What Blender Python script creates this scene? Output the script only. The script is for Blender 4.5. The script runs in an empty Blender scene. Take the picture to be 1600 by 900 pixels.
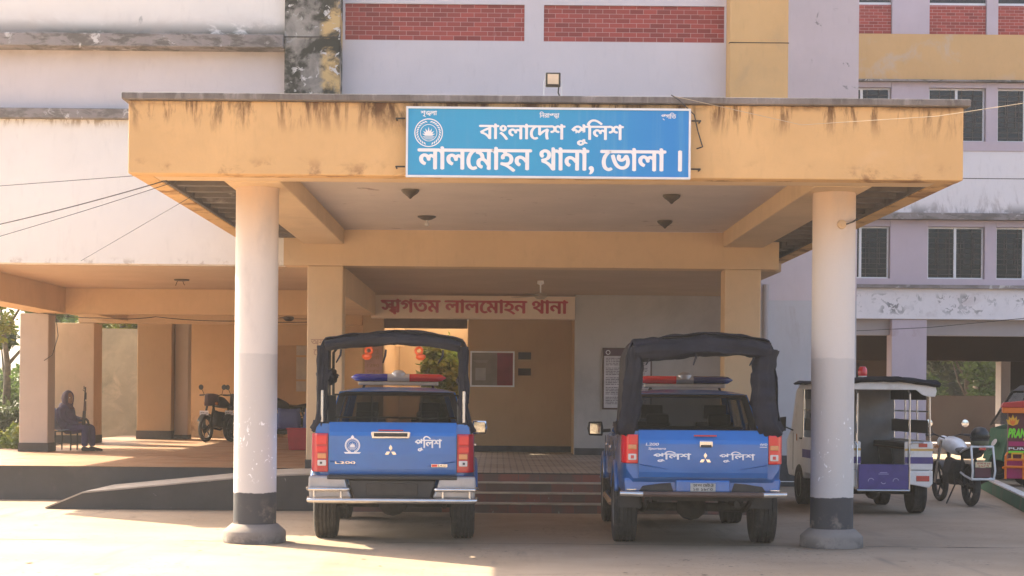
import bpy, bmesh, math, random
from mathutils import Vector, Matrix, geometry, noise as mnoise
R = math.radians
rnd = random.Random(7)
S = bpy.context.scene
COL = S.collection

# ------------------------------------------------------------------ camera, sky, sun, exposure
cam = bpy.data.cameras.new('camera')
cam.sensor_width = 36; cam.lens = 60.75; cam.shift_x = 0.01375; cam.shift_y = 0.105
cam.clip_start = 0.1; cam.clip_end = 3000
co = bpy.data.objects.new('camera', cam); COL.objects.link(co)
co.location = (0, 0, 1.59); co.rotation_euler = (R(90), R(-0.5), 0)
S.camera = co
SUN_EL, SUN_DIR = 38.0, (-0.76, 0.65)               # the sun stands behind the building, to the left
w = bpy.data.worlds.new('World'); S.world = w; w.use_nodes = True
wn = w.node_tree
sky = wn.nodes.new('ShaderNodeTexSky'); sky.sky_type = 'NISHITA'; sky.sun_disc = False
sky.sun_elevation = R(SUN_EL); sky.sun_rotation = math.atan2(SUN_DIR[0], SUN_DIR[1])
sky.air_density = 0.8; sky.dust_density = 5.0; sky.ozone_density = 0.2
bg = wn.nodes['Background']; bg.inputs['Strength'].default_value = 0.15
wn.links.new(sky.outputs[0], bg.inputs['Color'])
sl = bpy.data.lights.new('sun', 'SUN'); sl.energy = 5.0; sl.angle = R(0.6); sl.color = (1.0, 0.86, 0.63)
so = bpy.data.objects.new('sun', sl); COL.objects.link(so)
hd = Vector((SUN_DIR[0], SUN_DIR[1], 0)).normalized() * math.cos(R(SUN_EL))
so.rotation_euler = Vector((hd.x, hd.y, math.sin(R(SUN_EL)))).to_track_quat('Z', 'Y').to_euler()
so.location = (-20, 30, 30)
S.view_settings.view_transform = 'Standard'; S.view_settings.look = 'None'
S.view_settings.exposure = 1.8; S.view_settings.gamma = 1.0
S.render.engine = 'CYCLES'
S.cycles.max_bounces = 7; S.cycles.diffuse_bounces = 5; S.cycles.use_denoising = True
S.cycles.sample_clamp_indirect = 8

# ------------------------------------------------------------------ node helpers
class NT:
    def __init__(s, name):
        s.m = bpy.data.materials.new(name); s.m.use_nodes = True
        s.t = s.m.node_tree; s.b = s.t.nodes['Principled BSDF']; s._p = None
    def n(s, typ): return s.t.nodes.new(typ)
    def l(s, a, b): s.t.links.new(a, b)
    def pos(s):
        if s._p is None: s._p = s.n('ShaderNodeTexCoord').outputs['Object']
        return s._p
    def axis(s, k):
        x = s.n('ShaderNodeSeparateXYZ'); s.l(s.pos(), x.inputs[0]); return x.outputs[k]
    def scaled(s, st, rot=None):
        mp = s.n('ShaderNodeMapping'); mp.inputs['Scale'].default_value = st
        if rot: mp.inputs['Rotation'].default_value = rot
        s.l(s.pos(), mp.inputs[0]); return mp.outputs[0]
    def noise(s, scale=5, detail=4, st=None, rough=0.6, off=0, dist=0.0):
        x = s.n('ShaderNodeTexNoise'); x.inputs['Scale'].default_value = scale; x.inputs['Detail'].default_value = detail
        x.inputs['Roughness'].default_value = rough; x.inputs['Distortion'].default_value = dist
        v = s.pos()
        if st or off:
            mp = s.n('ShaderNodeMapping'); mp.inputs['Scale'].default_value = st or (1, 1, 1)
            mp.inputs['Location'].default_value = (off, off * .7, off * 1.3); s.l(s.pos(), mp.inputs[0]); v = mp.outputs[0]
        s.l(v, x.inputs['Vector']); return x.outputs['Fac']
    def rng(s, f, a, b, c=0.0, d=1.0):
        x = s.n('ShaderNodeMapRange'); x.interpolation_type = 'SMOOTHSTEP'
        s.l(f, x.inputs[0]); x.inputs[1].default_value = a; x.inputs[2].default_value = b
        x.inputs[3].default_value = c; x.inputs[4].default_value = d; return x.outputs[0]
    def math(s, op, a, b):
        x = s.n('ShaderNodeMath'); x.operation = op; x.use_clamp = True
        for i, v in enumerate((a, b)):
            if isinstance(v, (int, float)): x.inputs[i].default_value = v
            else: s.l(v, x.inputs[i])
        return x.outputs[0]
    def mul(s, a, b): return s.math('MULTIPLY', a, b)
    def add(s, a, b): return s.math('ADD', a, b)
    def sub(s, a, b): return s.math('SUBTRACT', a, b)
    def col(s, c): return (c[0], c[1], c[2], 1)
    def mix(s, a, b, f):
        x = s.n('ShaderNodeMix'); x.data_type = 'RGBA'
        if isinstance(f, (int, float)): x.inputs[0].default_value = f
        else: s.l(f, x.inputs[0])
        for i, v in ((6, a), (7, b)):
            if isinstance(v, tuple): x.inputs[i].default_value = s.col(v)
            else: s.l(v, x.inputs[i])
        return x.outputs[2]
    def out(s, col, rough=0.8, metal=0.0, bump=None, bstr=0.3, bdist=0.01, coat=0, spec=None):
        if isinstance(col, tuple): s.b.inputs['Base Color'].default_value = s.col(col)
        else: s.l(col, s.b.inputs['Base Color'])
        if isinstance(rough, (int, float)): s.b.inputs['Roughness'].default_value = rough
        else: s.l(rough, s.b.inputs['Roughness'])
        s.b.inputs['Metallic'].default_value = metal
        if coat: s.b.inputs['Coat Weight'].default_value = coat; s.b.inputs['Coat Roughness'].default_value = 0.08
        if spec is not None: s.b.inputs['Specular IOR Level'].default_value = spec
        if bump is not None:
            x = s.n('ShaderNodeBump'); x.inputs['Strength'].default_value = bstr; x.inputs['Distance'].default_value = bdist
            s.l(bump, x.inputs['Height']); s.l(x.outputs[0], s.b.inputs['Normal'])
        return s.m

def dk(c, k): return tuple(v * k for v in c)

def plain(name, c, rough=0.6, metal=0.0, var=0.12, scale=6, bump=0.0, coat=0, spec=None, dirt=None):
    t = NT(name)
    k = t.mix(dk(c, 1 - var), dk(c, 1 + var * .6), t.rng(t.noise(scale, 5), .3, .7))
    if dirt: k = t.mix(k, dirt, t.rng(t.noise(scale * .6, 6, off=3, rough=.7), .5, .72, 0, .6))
    b = t.noise(scale * 9, 4) if bump else None
    return t.out(k, rough, metal, b, bump or .3, .004, coat, spec)

def plaster(name, c, var=0.1, stains_shade=(), patches=(), bump=.25):
    """stains: (colour, z_from, z_to, strength, sx, sz, lo, hi): weathering or painted shade that fades from z_from to z_to; patches: (colour, scale, lo, hi, strength, zlo, zhi)"""
    t = NT(name)
    k = t.mix(dk(c, 1 - var), dk(c, 1 + var * .5), t.rng(t.noise(.9, 6, rough=.65), .3, .72))
    k = t.mix(k, dk(c, .86), t.rng(t.noise(14, 4, st=(1, 1, .25), off=5), .52, .8, 0, .5))
    i = 1
    for (sc, z0, z1, st, sx, sz, lo, hi) in stains_shade:
        m = t.rng(t.axis(2), z1, z0) if z1 < z0 else t.rng(t.axis(2), z0, z1, 1, 0)
        m = t.mul(m, t.rng(t.axis(2), z0 + .03, z0 + .04, 1, 0) if z1 < z0 else t.rng(t.axis(2), z0 - .04, z0 - .03))
        nz = t.rng(t.noise(1, 7, st=(sx, sx, sz), off=7.3 * i, rough=.68, dist=.4), lo, hi)
        k = t.mix(k, sc, t.mul(t.mul(m, nz), st)); i += 1
    for (pc, sca, lo, hi, st, zl, zh) in patches:
        nz = t.rng(t.noise(sca, 8, off=11.7 * i, rough=.62, dist=.6), lo, hi)
        nz = t.mul(nz, t.rng(t.noise(sca * .22, 3, off=4.1 * i), .38, .62))
        if zl is not None:
            nz = t.mul(nz, t.mul(t.rng(t.axis(2), zl, zl + .12), t.rng(t.axis(2), zh - .12, zh, 1, 0)))
        k = t.mix(k, pc, t.mul(nz, st)); i += 1
    return t.out(k, .9, 0, t.add(t.mul(t.noise(2.2, 4), .6), t.mul(t.noise(40, 4), .4)), bump, .012, spec=.25)

# ------------------------------------------------------------------ mesh helpers
class MB:
    def __init__(s): s.bm = bmesh.new(); s.mi = 0
    def _f(s, vs):
        try:
            f = s.bm.faces.new(vs); f.material_index = s.mi; return f
        except ValueError: return None
    def box(s, x0, x1, y0, y1, z0, z1):
        v = [s.bm.verts.new((x, y, z)) for z in (z0, z1) for y in (y0, y1) for x in (x0, x1)]
        for q in ((0, 2, 3, 1), (4, 5, 7, 6), (0, 1, 5, 4), (2, 6, 7, 3), (0, 4, 6, 2), (1, 3, 7, 5)): s._f([v[i] for i in q])
        return s
    def hexa(s, p):                                   # 8 points: bottom ring of four, top ring of four
        v = [s.bm.verts.new(q) for q in p]
        for q in ((3, 2, 1, 0), (4, 5, 6, 7), (0, 1, 5, 4), (1, 2, 6, 5), (2, 3, 7, 6), (3, 0, 4, 7)): s._f([v[i] for i in q])
        return s
    def poly(s, pts): s._f([s.bm.verts.new(p) for p in pts]); return s
    def prism(s, pts, axis, a, b):                    # 2-D outline pushed along an axis
        def P(u, v, k): return ((k, u, v), (u, k, v), (u, v, k))[axis]
        A = [s.bm.verts.new(P(u, v, a)) for u, v in pts]; B = [s.bm.verts.new(P(u, v, b)) for u, v in pts]
        n = len(pts); s._f(A[::-1]); s._f(B)
        for i in range(n): s._f([A[i], A[(i + 1) % n], B[(i + 1) % n], B[i]])
        return s
    def loft(s, rings, closed=True, caps=True):
        V = [[s.bm.verts.new(p) for p in r] for r in rings]; n = len(rings[0])
        for a, b in zip(V, V[1:]):
            for i in range(n if closed else n - 1): s._f([a[i], a[(i + 1) % n], b[(i + 1) % n], b[i]])
        if caps and closed: s._f(V[0][::-1]); s._f(V[-1])
        return s
    def tube(s, pts, r, n=8, caps=True):
        pts = [Vector(p) for p in pts]; rings = []
        rr = r if isinstance(r, (list, tuple)) else [r] * len(pts); up = None
        for i, p in enumerate(pts):
            d = (pts[min(i + 1, len(pts) - 1)] - pts[max(i - 1, 0)]).normalized()
            if up is None: up = Vector((0, 0, 1)) if abs(d.z) < .9 else Vector((1, 0, 0))
            a = d.cross(up)
            if a.length < 1e-4: a = d.cross(Vector((0, 1, 0)))
            a.normalize(); b = d.cross(a).normalized(); up = -b if up.dot(-b) > 0 else b
            a = d.cross(up).normalized(); b = up
            rings.append([p + (a * math.cos(2 * math.pi * k / n) + b * math.sin(2 * math.pi * k / n)) * rr[i] for k in range(n)])
        return s.loft(rings, True, caps)
    def lathe(s, prof, c=(0, 0, 0), axis=2, n=32, caps=True):
        rings = []
        for r, h in prof:
            ring = []
            for k in range(n):
                a = 2 * math.pi * k / n; u, v = r * math.cos(a), r * math.sin(a)
                ring.append(Vector(c) + Vector(((h, u, v), (u, h, v), (u, v, h))[axis]))
            rings.append(ring)
        return s.loft(rings, True, caps)
    def ball(s, c, r, n=12):
        r = r if isinstance(r, tuple) else (r, r, r)
        m = Matrix.Translation(c) @ Matrix.Diagonal((*r, 1))
        g = bmesh.ops.create_icosphere(s.bm, subdivisions=2 if n < 16 else 3, radius=1, matrix=m)
        for v in g['verts']:
            for f in v.link_faces: f.material_index = s.mi
        return s
    def build(s, name, mats, parent=None, smooth=False, bevel=0, inv=True, solid=0, sub=0, seg=2):
        bmesh.ops.recalc_face_normals(s.bm, faces=s.bm.faces)
        me = bpy.data.meshes.new(name); s.bm.to_mesh(me); s.bm.free()
        for m in (mats if isinstance(mats, (list, tuple)) else [mats]): me.materials.append(m)
        return link(name, me, parent, smooth, bevel, solid, sub, seg)

WORLD = set()                                        # things whose parts are drawn in world coordinates
def link(name, me, parent=None, smooth=False, bevel=0, solid=0, sub=0, seg=2):
    o = bpy.data.objects.new(name, me); COL.objects.link(o)
    if parent is not None:
        o.parent = parent
        if parent.name in WORLD: o.matrix_parent_inverse = Matrix.Translation(-parent.location)
    mods = False
    if solid: x = o.modifiers.new('s', 'SOLIDIFY'); x.thickness = solid; x.offset = 0; mods = True
    if bevel:
        x = o.modifiers.new('b', 'BEVEL'); x.width = bevel; x.segments = seg; x.limit_method = 'ANGLE'; x.angle_limit = R(40); mods = True
    if sub: x = o.modifiers.new('u', 'SUBSURF'); x.levels = sub; x.render_levels = sub; mods = True
    if mods: bake(o)
    if smooth:
        for p in o.data.polygons: p.use_smooth = True
        if smooth != 'all':
            try: o.data.set_sharp_from_angle(angle=R(38))
            except Exception: pass
    return o

def bake(o):
    dg = bpy.context.evaluated_depsgraph_get()
    me = bpy.data.meshes.new_from_object(o.evaluated_get(dg)); o.modifiers.clear(); o.data = me; me.name = o.name

def cut(o, cutters):
    for mb in cutters:
        c = mb.build('cutter', [], None)
        x = o.modifiers.new('c', 'BOOLEAN'); x.operation = 'DIFFERENCE'; x.object = c; x.solver = 'EXACT'
        bake(o); bpy.data.objects.remove(c)

def tag(o, label=None, cat=None, group=None, kind=None):
    for k, v in (('label', label), ('category', cat), ('group', group), ('kind', kind)):
        if v: o[k] = v
    return o
def thing(name, loc, label, cat, group=None, rz=0):
    o = bpy.data.objects.new(name, None); COL.objects.link(o); o.location = loc; o.rotation_euler.z = rz; o.empty_display_size = .2
    return tag(o, label, cat, group)
def copy_tree(o, parent=None):
    c = o.copy(); COL.objects.link(c)
    if parent is not None: c.parent = parent
    for ch in list(o.children): copy_tree(ch, c)
    return c

# ------------------------------------------------------------------ lettering: outlines of the built-in font, each contour its own face
_gc = {}
def glyph_loops(text):
    if text in _gc: return _gc[text]
    c = bpy.data.curves.new('t', 'FONT'); c.body = text; c.size = 1
    o = bpy.data.objects.new('t', c); COL.objects.link(o)
    dg = bpy.context.evaluated_depsgraph_get()
    cu = o.evaluated_get(dg).to_curve(dg)
    loops = []
    for sp in cu.splines:
        pts = []
        if sp.type == 'BEZIER':
            bp = sp.bezier_points; n = len(bp)
            for i in range(n):
                a, b = bp[i], bp[(i + 1) % n]
                straight = (a.handle_right - a.co).length < 1e-5 and (b.handle_left - b.co).length < 1e-5
                for q in geometry.interpolate_bezier(a.co, a.handle_right, b.handle_left, b.co, 2 if straight else 6)[:-1]: pts.append((q.x, q.y))
        else: pts = [(p.co.x, p.co.y) for p in sp.points]
        cl = []
        for p in pts:
            if not cl or (abs(p[0] - cl[-1][0]) + abs(p[1] - cl[-1][1])) > 1e-5: cl.append(p)
        if len(cl) > 2: loops.append(cl)
    o.evaluated_get(dg).to_curve_clear()
    bpy.data.objects.remove(o); bpy.data.curves.remove(c)
    _gc[text] = loops
    return loops
def area(l): return sum(l[i - 1][0] * l[i][1] - l[i][0] * l[i - 1][1] for i in range(len(l))) / 2
def inside(p, l):
    r = False
    for i in range(len(l)):
        (x1, y1), (x2, y2) = l[i - 1], l[i]
        if (y1 > p[1]) != (y2 > p[1]) and p[0] < (x2 - x1) * (p[1] - y1) / (y2 - y1) + x1: r = not r
    return r
def text_faces(items):
    """items: strings set one after another, or (char, scale, dx, dy, advance) for a letter joined below; returns [(points, triangles)] in em units"""
    if isinstance(items, str): items = [items]
    cx, res = 0.0, []
    for it in items:
        t, sc, dx, dy, adv = (it, 1, 0, 0, None) if isinstance(it, str) else it
        L = [[(cx + dx + x * sc, dy + y * sc) for x, y in l] for l in glyph_loops(t)]
        if not L: cx += .3; continue
        sign = 1 if area(max(L, key=lambda l: abs(area(l)))) > 0 else -1
        outs = [l for l in L if area(l) * sign > 0]; holes = [l for l in L if area(l) * sign < 0]
        for o in outs:
            ring = [o] + [h for h in holes if inside(h[0], o) and abs(area(h)) < abs(area(o))]
            pts = [p for l in ring for p in l]
            res.append((pts, geometry.tessellate_polygon([[Vector((x, y, 0)) for x, y in l] for l in ring])))
        mx = max(x for l in L for x, y in l)
        cx = cx + adv if adv is not None else mx + (.26 if isinstance(it, str) and it.endswith(' ') else 0)
    return res
def lettering(name, items, mat, parent, x0, x1, z0, z1, y, bold=0.0, ref='ন', slant=0.0, vbold=None):
    """words on a face that looks toward -Y: fitted between x0..x1, the reference letter between z0 (foot) and z1 (headline)"""
    F = text_faces(items)
    xs = [p[0] for f in F for p in f[0]]; lo, hi = min(xs), max(xs)
    ry = [p[1] for l in glyph_loops(ref) for p in l]; r0, r1 = min(ry), max(ry)
    kx = (x1 - x0) / (hi - lo); kz = (z1 - z0) / (r1 - r0)
    mb = MB(); n = 0
    if vbold is None: vbold = bold * .5
    offs = [(0, 0)] if not bold else [(-bold, 0), (bold, 0), (0, vbold), (0, -vbold)]
    for pts, tris in F:
        for (ox, oz) in offs:
            V = [mb.bm.verts.new((x0 + (p[0] - lo) * kx + ox + slant * (p[1] - r0) * kz, y - .00012 * (n % 9), z0 + (p[1] - r0) * kz + oz)) for p in pts]
            for t in tris: mb._f([V[i] for i in t])
            n += 1
    return mb.build(name, mat, parent)

# ------------------------------------------------------------------ materials
ORANGE, LILAC, WHITE = (.60, .425, .255), (.62, .54, .555), (.84, .79, .72)
mold = (.055, .052, .045)
m_fascia = plaster('orange fascia paint', (.67, .42, .19), .1,
    stains_shade=[((.07, .035, .018), 4.53, 4.08, 1.0, 1.5, .5, .53, .64), ((.11, .05, .022), 4.53, 4.15, .95, 6, .9, .49, .62), ((.10, .05, .03), 4.53, 4.44, .9, 1.2, 2, .42, .6), ((.20, .085, .03), 3.76, 4.0, .8, 2.0, 3, .5, .64)],
    patches=[((.68, .46, .26), 1.3, .56, .75, .5, None, None)])
m_orange = plaster('orange wall paint', ORANGE, .1, stains_shade=[((.22, .12, .06), .5, 1.4, .8, 3, 2.4, .47, .66)], patches=[((.42, .30, .17), .8, .5, .7, .6, None, None)])
m_orange_pier = plaster('yellow pilaster paint', (.70, .43, .185), .08, patches=[((.52, .34, .18), 1.2, .5, .7, .5, None, None)])
m_beam = plaster('faded orange beam paint', (.66, .475, .285), .08, patches=[((.47, .33, .21), 1.1, .5, .72, .5, None, None)])
m_white = plaster('white wall paint', WHITE, .04,
    stains_shade=[((.10, .095, .07), 6.79, 7.06, 1.0, 1.3, 2.6, .36, .47), ((.5, .42, .36), 6.79, 7.25, .7, .7, 1.2, .4, .66), ((.40, .30, .20), 5.57, 5.42, .9, 9, 2.5, .46, .6), ((.5, .42, .34), 3.49, 3.58, .6, 6, 5, .5, .62)],
    patches=[((.36, .35, .32), 2.6, .66, .7, .8, 6.8, 9.5)])
m_lilac_left = plaster('lilac plaster between ledges', (.66, .60, .59), .05, stains_shade=[((.40, .33, .30), 6.62, 6.3, .5, .9, 1.2, .4, .7)])  # darker below the upper ledge: the ledge's soft shade painted into the colour
m_lilac = plaster('lilac wall paint', LILAC, .06, patches=[((.24, .22, .21), 3.1, .64, .69, .9, 5.9, 9.5), ((.56, .48, .50), .6, .5, .7, .5, None, None)],
    stains_shade=[((.36, .28, .25), .05, 1.4, .6, 2.5, 1.5, .46, .66)])
m_centre = plaster('pale lilac centre wall', (.70, .635, .63), .04)
m_cap = plaster('weathered coping concrete', (.22, .19, .175), .25, stains_shade=[((.07, .06, .05), 4.7, 4.4, .9, 5, 1.2, .44, .62), ((.36, .33, .31), 4.7, 4.4, .8, 9, 2, .52, .66)], bump=.5)
m_ledge = plaster('mouldy ledge concrete', (.30, .265, .25), .2, stains_shade=[((.10, .09, .075), 9, 0, .9, 2.6, 7, .46, .6)], patches=[((.62, .59, .56), 5, .58, .64, .9, None, None)], bump=.5)
m_raw = plaster('bare concrete joists', (.17, .145, .13), .2, stains_shade=[((.06, .05, .045), 9, 0, .9, 3, 3, .48, .66)], patches=[((.42, .38, .34), 2.2, .6, .7, .7, None, None)], bump=.5)
m_soffit = plaster('dull pink ceiling plaster', (.66, .56, .48), .08, patches=[((.22, .13, .09), 2.4, .63, .69, .7, None, None)])
m_ceiling = plaster('faded orange ceiling', (.52, .38, .26), .07)
def m_dirty_():
    t = NT('blackened mouldy pilaster')
    k = t.mix((.34, .31, .27), (.20, .185, .165), t.rng(t.noise(2.4, 6, off=2, dist=.3), .4, .6))
    k = t.mix(k, (.58, .40, .18), t.mul(t.rng(t.axis(0), -2.66, -2.56), t.rng(t.noise(2.0, 6, off=33), .45, .53)))
    k = t.mix(k, (.045, .045, .036), t.rng(t.noise(2.1, 8, off=9, rough=.6, dist=.4), .44, .56))
    k = t.mix(k, (.60, .57, .53), t.mul(t.rng(t.noise(6.5, 8, off=21, rough=.6, dist=.7), .585, .61), t.rng(t.noise(1.5, 3, off=27), .42, .56)))
    return t.out(k, .92, 0, t.noise(9, 8), .6, .02, spec=.2)
m_dirty = m_dirty_()
def m_brick_():
    t = NT('red brick facing')
    b = t.n('ShaderNodeTexBrick'); b.inputs['Scale'].default_value = 1; b.inputs['Brick Width'].default_value = .2; b.inputs['Row Height'].default_value = .0683
    b.inputs['Mortar Size'].default_value = .0035; b.inputs['Color1'].default_value = (.24, .04, .035, 1); b.inputs['Color2'].default_value = (.42, .07, .055, 1)
    b.inputs['Mortar'].default_value = (.55, .30, .28, 1); b.inputs['Bias'].default_value = 0
    t.l(t.scaled((1, 1, 1), (R(-90), 0, 0)), b.inputs['Vector'])
    k = t.mix(b.outputs[0], (.48, .22, .20), t.rng(t.noise(4, 6, off=2), .64, .74, 0, .5))
    return t.out(k, .85, 0, b.outputs['Fac'], -.4, .004)
m_brick = m_brick_()
def m_column_():
    t = NT('banded column paint'); z = t.axis(2)
    zz = t.n('ShaderNodeMath'); zz.operation = 'MULTIPLY_ADD'; t.l(t.noise(7, 5, off=17), zz.inputs[0]); zz.inputs[1].default_value = .05; t.l(z, zz.inputs[2]); z = zz.outputs[0]
    k = t.mix((.65, .60, .56), (.55, .515, .49), t.rng(z, 2.03, 2.05, 1, 0))
    k = t.mix(k, (.66, .46, .30), t.rng(z, 2.9, 3.8, 0, .75))
    k = t.mix(k, dk((.55, .5, .48), .8), t.rng(t.noise(2, 6, st=(1, 1, .4)), .55, .75, 0, .5))
    k = t.mix(k, (.85, .84, .83), t.mul(t.mul(t.rng(t.noise(1, 3, st=(13, 13, 7), off=3, dist=1.6), .645, .655), t.rng(z, .62, .8)), t.rng(z, 1.3, 1.7, 1, 0)))
    k = t.mix(k, (.055, .055, .06), t.rng(z, .555, .565, 1, 0))
    k = t.mix(k, (.22, .18, .15), t.mul(t.rng(z, .2, .56, 1, 0), t.rng(t.noise(6, 6, off=8), .52, .68)))
    return t.out(k, .7, 0, t.add(t.mul(t.noise(5, 5), .7), t.mul(t.noise(40, 4), .3)), .35, .012, spec=.3)
m_column = m_column_()
m_colbase = plaster('worn column base cement', (.26, .22, .19), .2, stains_shade=[((.10, .085, .075), 0, .16, .8, 5, 6, .42, .6)], bump=.5)
def m_ground_():
    t = NT('worn concrete yard')
    k = t.mix((.305, .225, .155), (.385, .29, .205), t.rng(t.noise(.5, 7, rough=.65), .3, .7))
    k = t.mix(k, (.27, .20, .145), t.rng(t.noise(1.4, 7, off=4, st=(.6, 1.6, 1), rough=.7), .54, .74, 0, .65))
    k = t.mix(k, (.39, .31, .24), t.rng(t.noise(6, 6, off=14), .58, .74, 0, .5))
    k = t.mix(k, (.20, .165, .14), t.rng(t.noise(60, 3, off=2), .6, .75, 0, .5))
    k = t.mix(k, (.20, .15, .10), t.mul(t.rng(t.noise(.09, 5, off=31), .46, .54), t.add(t.rng(t.axis(0), -16, -13, 1, 0), t.rng(t.axis(1), 60, 75))))
    k = t.mix(k, (.13, .10, .08), t.mul(t.rng(t.noise(.7, 5, off=51), .52, .62), t.rng(t.noise(17, 4, off=52), .6, .66, 0, .8)))
    k = t.mix(k, (.17, .14, .115), t.mul(t.rng(t.noise(1, 6, st=(2.6, .18, 1), off=61), .53, .66, 0, .55), t.rng(t.noise(.4, 3, off=62), .4, .6)))
    k = t.mix(k, (.10, .085, .07), t.rng(t.noise(2.3, 3, off=71), .74, .76, 0, .7))
    return t.out(k, .92, 0, t.add(t.mul(t.noise(3, 6), .7), t.mul(t.noise(70, 3), .3)), .5, .015, spec=.2)
m_ground = m_ground_()
def tile_floor(name, a, b, size, gap, grout):
    t = NT(name)
    br = t.n('ShaderNodeTexBrick'); br.offset = 0; br.inputs['Scale'].default_value = 1; br.inputs['Brick Width'].default_value = size; br.inputs['Row Height'].default_value = size
    br.inputs['Mortar Size'].default_value = gap; br.inputs['Color1'].default_value = t.col(a); br.inputs['Color2'].default_value = t.col(b); br.inputs['Mortar'].default_value = t.col(grout)
    t.l(t.pos(), br.inputs['Vector'])
    k = t.mix(br.outputs[0], dk(a, .6), t.rng(t.noise(.8, 6), .5, .75, 0, .6))
    return t.out(k, t.rng(t.noise(1.2, 4), .3, .7, .35, .6), 0, br.outputs['Fac'], -.2, .003)
m_tile = tile_floor('terracotta floor tiles', (.30, .165, .09), (.34, .195, .105), .3, .006, (.2, .13, .09))
m_landing = tile_floor('grey ribbed landing tiles', (.34, .28, .22), (.39, .325, .255), .1, .012, (.2, .16, .13))
def m_riser_():
    t = NT('patchwork riser tiles'); 
    b = t.n('ShaderNodeTexBrick'); b.offset = .5; b.inputs['Scale'].default_value = 1; b.inputs['Brick Width'].default_value = .3; b.inputs['Row Height'].default_value = .125
    b.inputs['Mortar Size'].default_value = .004; b.inputs['Color1'].default_value = (.26, .085, .06, 1); b.inputs['Color2'].default_value = (.085, .08, .065, 1); b.inputs['Mortar'].default_value = (.12, .1, .09, 1)
    t.l(t.scaled((1, 1, 1), (R(-90), 0, 0)), b.inputs['Vector'])
    k = t.mix(b.outputs[0], (.13, .10, .08), t.rng(t.noise(3, 6), .45, .65, 0, .75))
    k = t.mix(k, (.32, .29, .25), t.rng(t.noise(9, 6, off=4, st=(1, 1, .4)), .66, .7))
    return t.out(k, .6)
m_riser = m_riser_()
m_tread = plain('worn tread edge', (.42, .35, .28), .7, var=.25, scale=5)
m_plinth = plaster('black plinth paint', (.088, .080, .073), .2, patches=[((.45, .42, .4), 9, .70, .72, .8, None, None), ((.13, .11, .095), 1.5, .5, .65, .6, None, None)])
m_ramp = plain('ramp cement', (.44, .37, .30), .9, var=.2, scale=3, bump=.3)
m_greywall = plaster('grey entrance wall paint', (.44, .42, .395), .05, stains_shade=[((.2, .19, .18), 0, 9, .4, .7, .5, .45, .7)])
m_rightwall = plaster('pale blue grey side wall', (.56, .545, .555), .06, stains_shade=[((.40, .34, .32), 3.2, 2.2, .7, 3, .6, .48, .66), ((.62, .52, .53), 6, 3.0, .6, .7, .7, .3, .5)])
m_dado = plain('black dado paint', (.05, .052, .055), .7, var=.3)
m_cream = plaster('cream beam paint', (.70, .56, .43), .04)
m_darkwall = plaster('brown wall paint', (.44, .30, .165), .06)  # the walls' own brown colour
m_yellow = plaster('yellow ochre band', (.64, .40, .18), .06, patches=[((.55, .46, .36), 1.2, .5, .66, .6, None, None)])
m_peel = plaster('peeling white band', (.80, .76, .76), .04,
    patches=[((.26, .25, .24), 5.5, .53, .57, .95, 3.4, 3.95), ((.45, .36, .34), 1.7, .54, .66, .7, 3.35, 4.0)])
m_white2 = plaster('stained white upper band', (.80, .76, .75), .04, stains_shade=[((.12, .11, .10), 5.6, 5.95, .95, 1.8, 1.4, .42, .58), ((.42, .37, .35), 5.6, 6.5, .8, 1.6, .5, .5, .6)])
m_wing = plaster('lilac wing paint', (.54, .46, .50), .06, stains_shade=[((.36, .24, .23), 3, 3.4, .4, 3, 1.5, .5, .65)])
m_gray = plaster('grey lintel plaster', (.40, .36, .35), .05)
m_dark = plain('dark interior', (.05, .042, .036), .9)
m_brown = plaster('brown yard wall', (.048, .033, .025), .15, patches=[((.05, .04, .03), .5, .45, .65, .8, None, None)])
m_mossy = plaster('blotched grey yard wall', (.30, .24, .16), .2, patches=[((.12, .11, .07), .9, .42, .6, .9, None, None), ((.4, .3, .2), 1.4, .5, .64, .7, None, None)])
m_grn = plaster('green kerb paint', (.045, .13, .075), .15, patches=[((.12, .13, .09), 2, .5, .65, .7, None, None)])
m_alu = plain('white window frame', (.72, .72, .72), .4, .1, var=.05)
m_steel = plain('stainless tube', (.62, .6, .57), .25, .9, var=.08)
m_chrome = plain('chrome', (.75, .75, .75), .12, 1.0, var=.05)
m_iron = plain('dark iron', (.05, .045, .04), .55, .6, var=.3)
m_grille = plain('painted window grille', (.11, .09, .08), .6, .2)
m_lamp = plain('brown lamp metal', (.10, .075, .05), .5, .4, var=.3)
m_black = plain('black plastic', (.02, .02, .021), .45, var=.3)
m_rubber = plain('tyre rubber', (.035, .033, .031), .85, var=.35, scale=14, dirt=(.12, .10, .085))
m_under = plain('underbody grime', (.035, .032, .03), .8, var=.4, dirt=(.09, .075, .06))
m_canvas = None
def m_canvas_():
    t = NT('dark canvas tarpaulin')
    k = t.mix((.006, .007, .016), (.014, .015, .028), t.rng(t.noise(4, 6), .35, .7))
    k = t.mix(k, (.032, .028, .028), t.rng(t.noise(3, 7, off=6, rough=.7), .56, .76, 0, .6))
    return t.out(k, .62, 0, t.add(t.mul(t.noise(7, 5, st=(1, 1, .5), dist=.8), .8), t.mul(t.noise(120, 2), .2)), .8, .03, spec=.3)
m_canvas = m_canvas_()
def m_paint_(name, c):
    t = NT(name)
    k = t.mix(dk(c, .9), dk(c, 1.08), t.rng(t.noise(2, 4), .3, .7))
    z = t.axis(2)
    k = t.mix(k, (.20, .17, .14), t.mul(t.rng(z, .45, .85, .5, 0), t.rng(t.noise(5, 6, off=3), .35, .7)))
    return t.out(k, t.rng(t.noise(6, 5, off=5), .3, .7, .28, .42), .25, coat=.8)
m_blue = m_paint_('metallic blue car paint', (.004, .125, .42))
m_navy = m_paint_('dark blue car paint', (.010, .045, .20))
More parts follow.
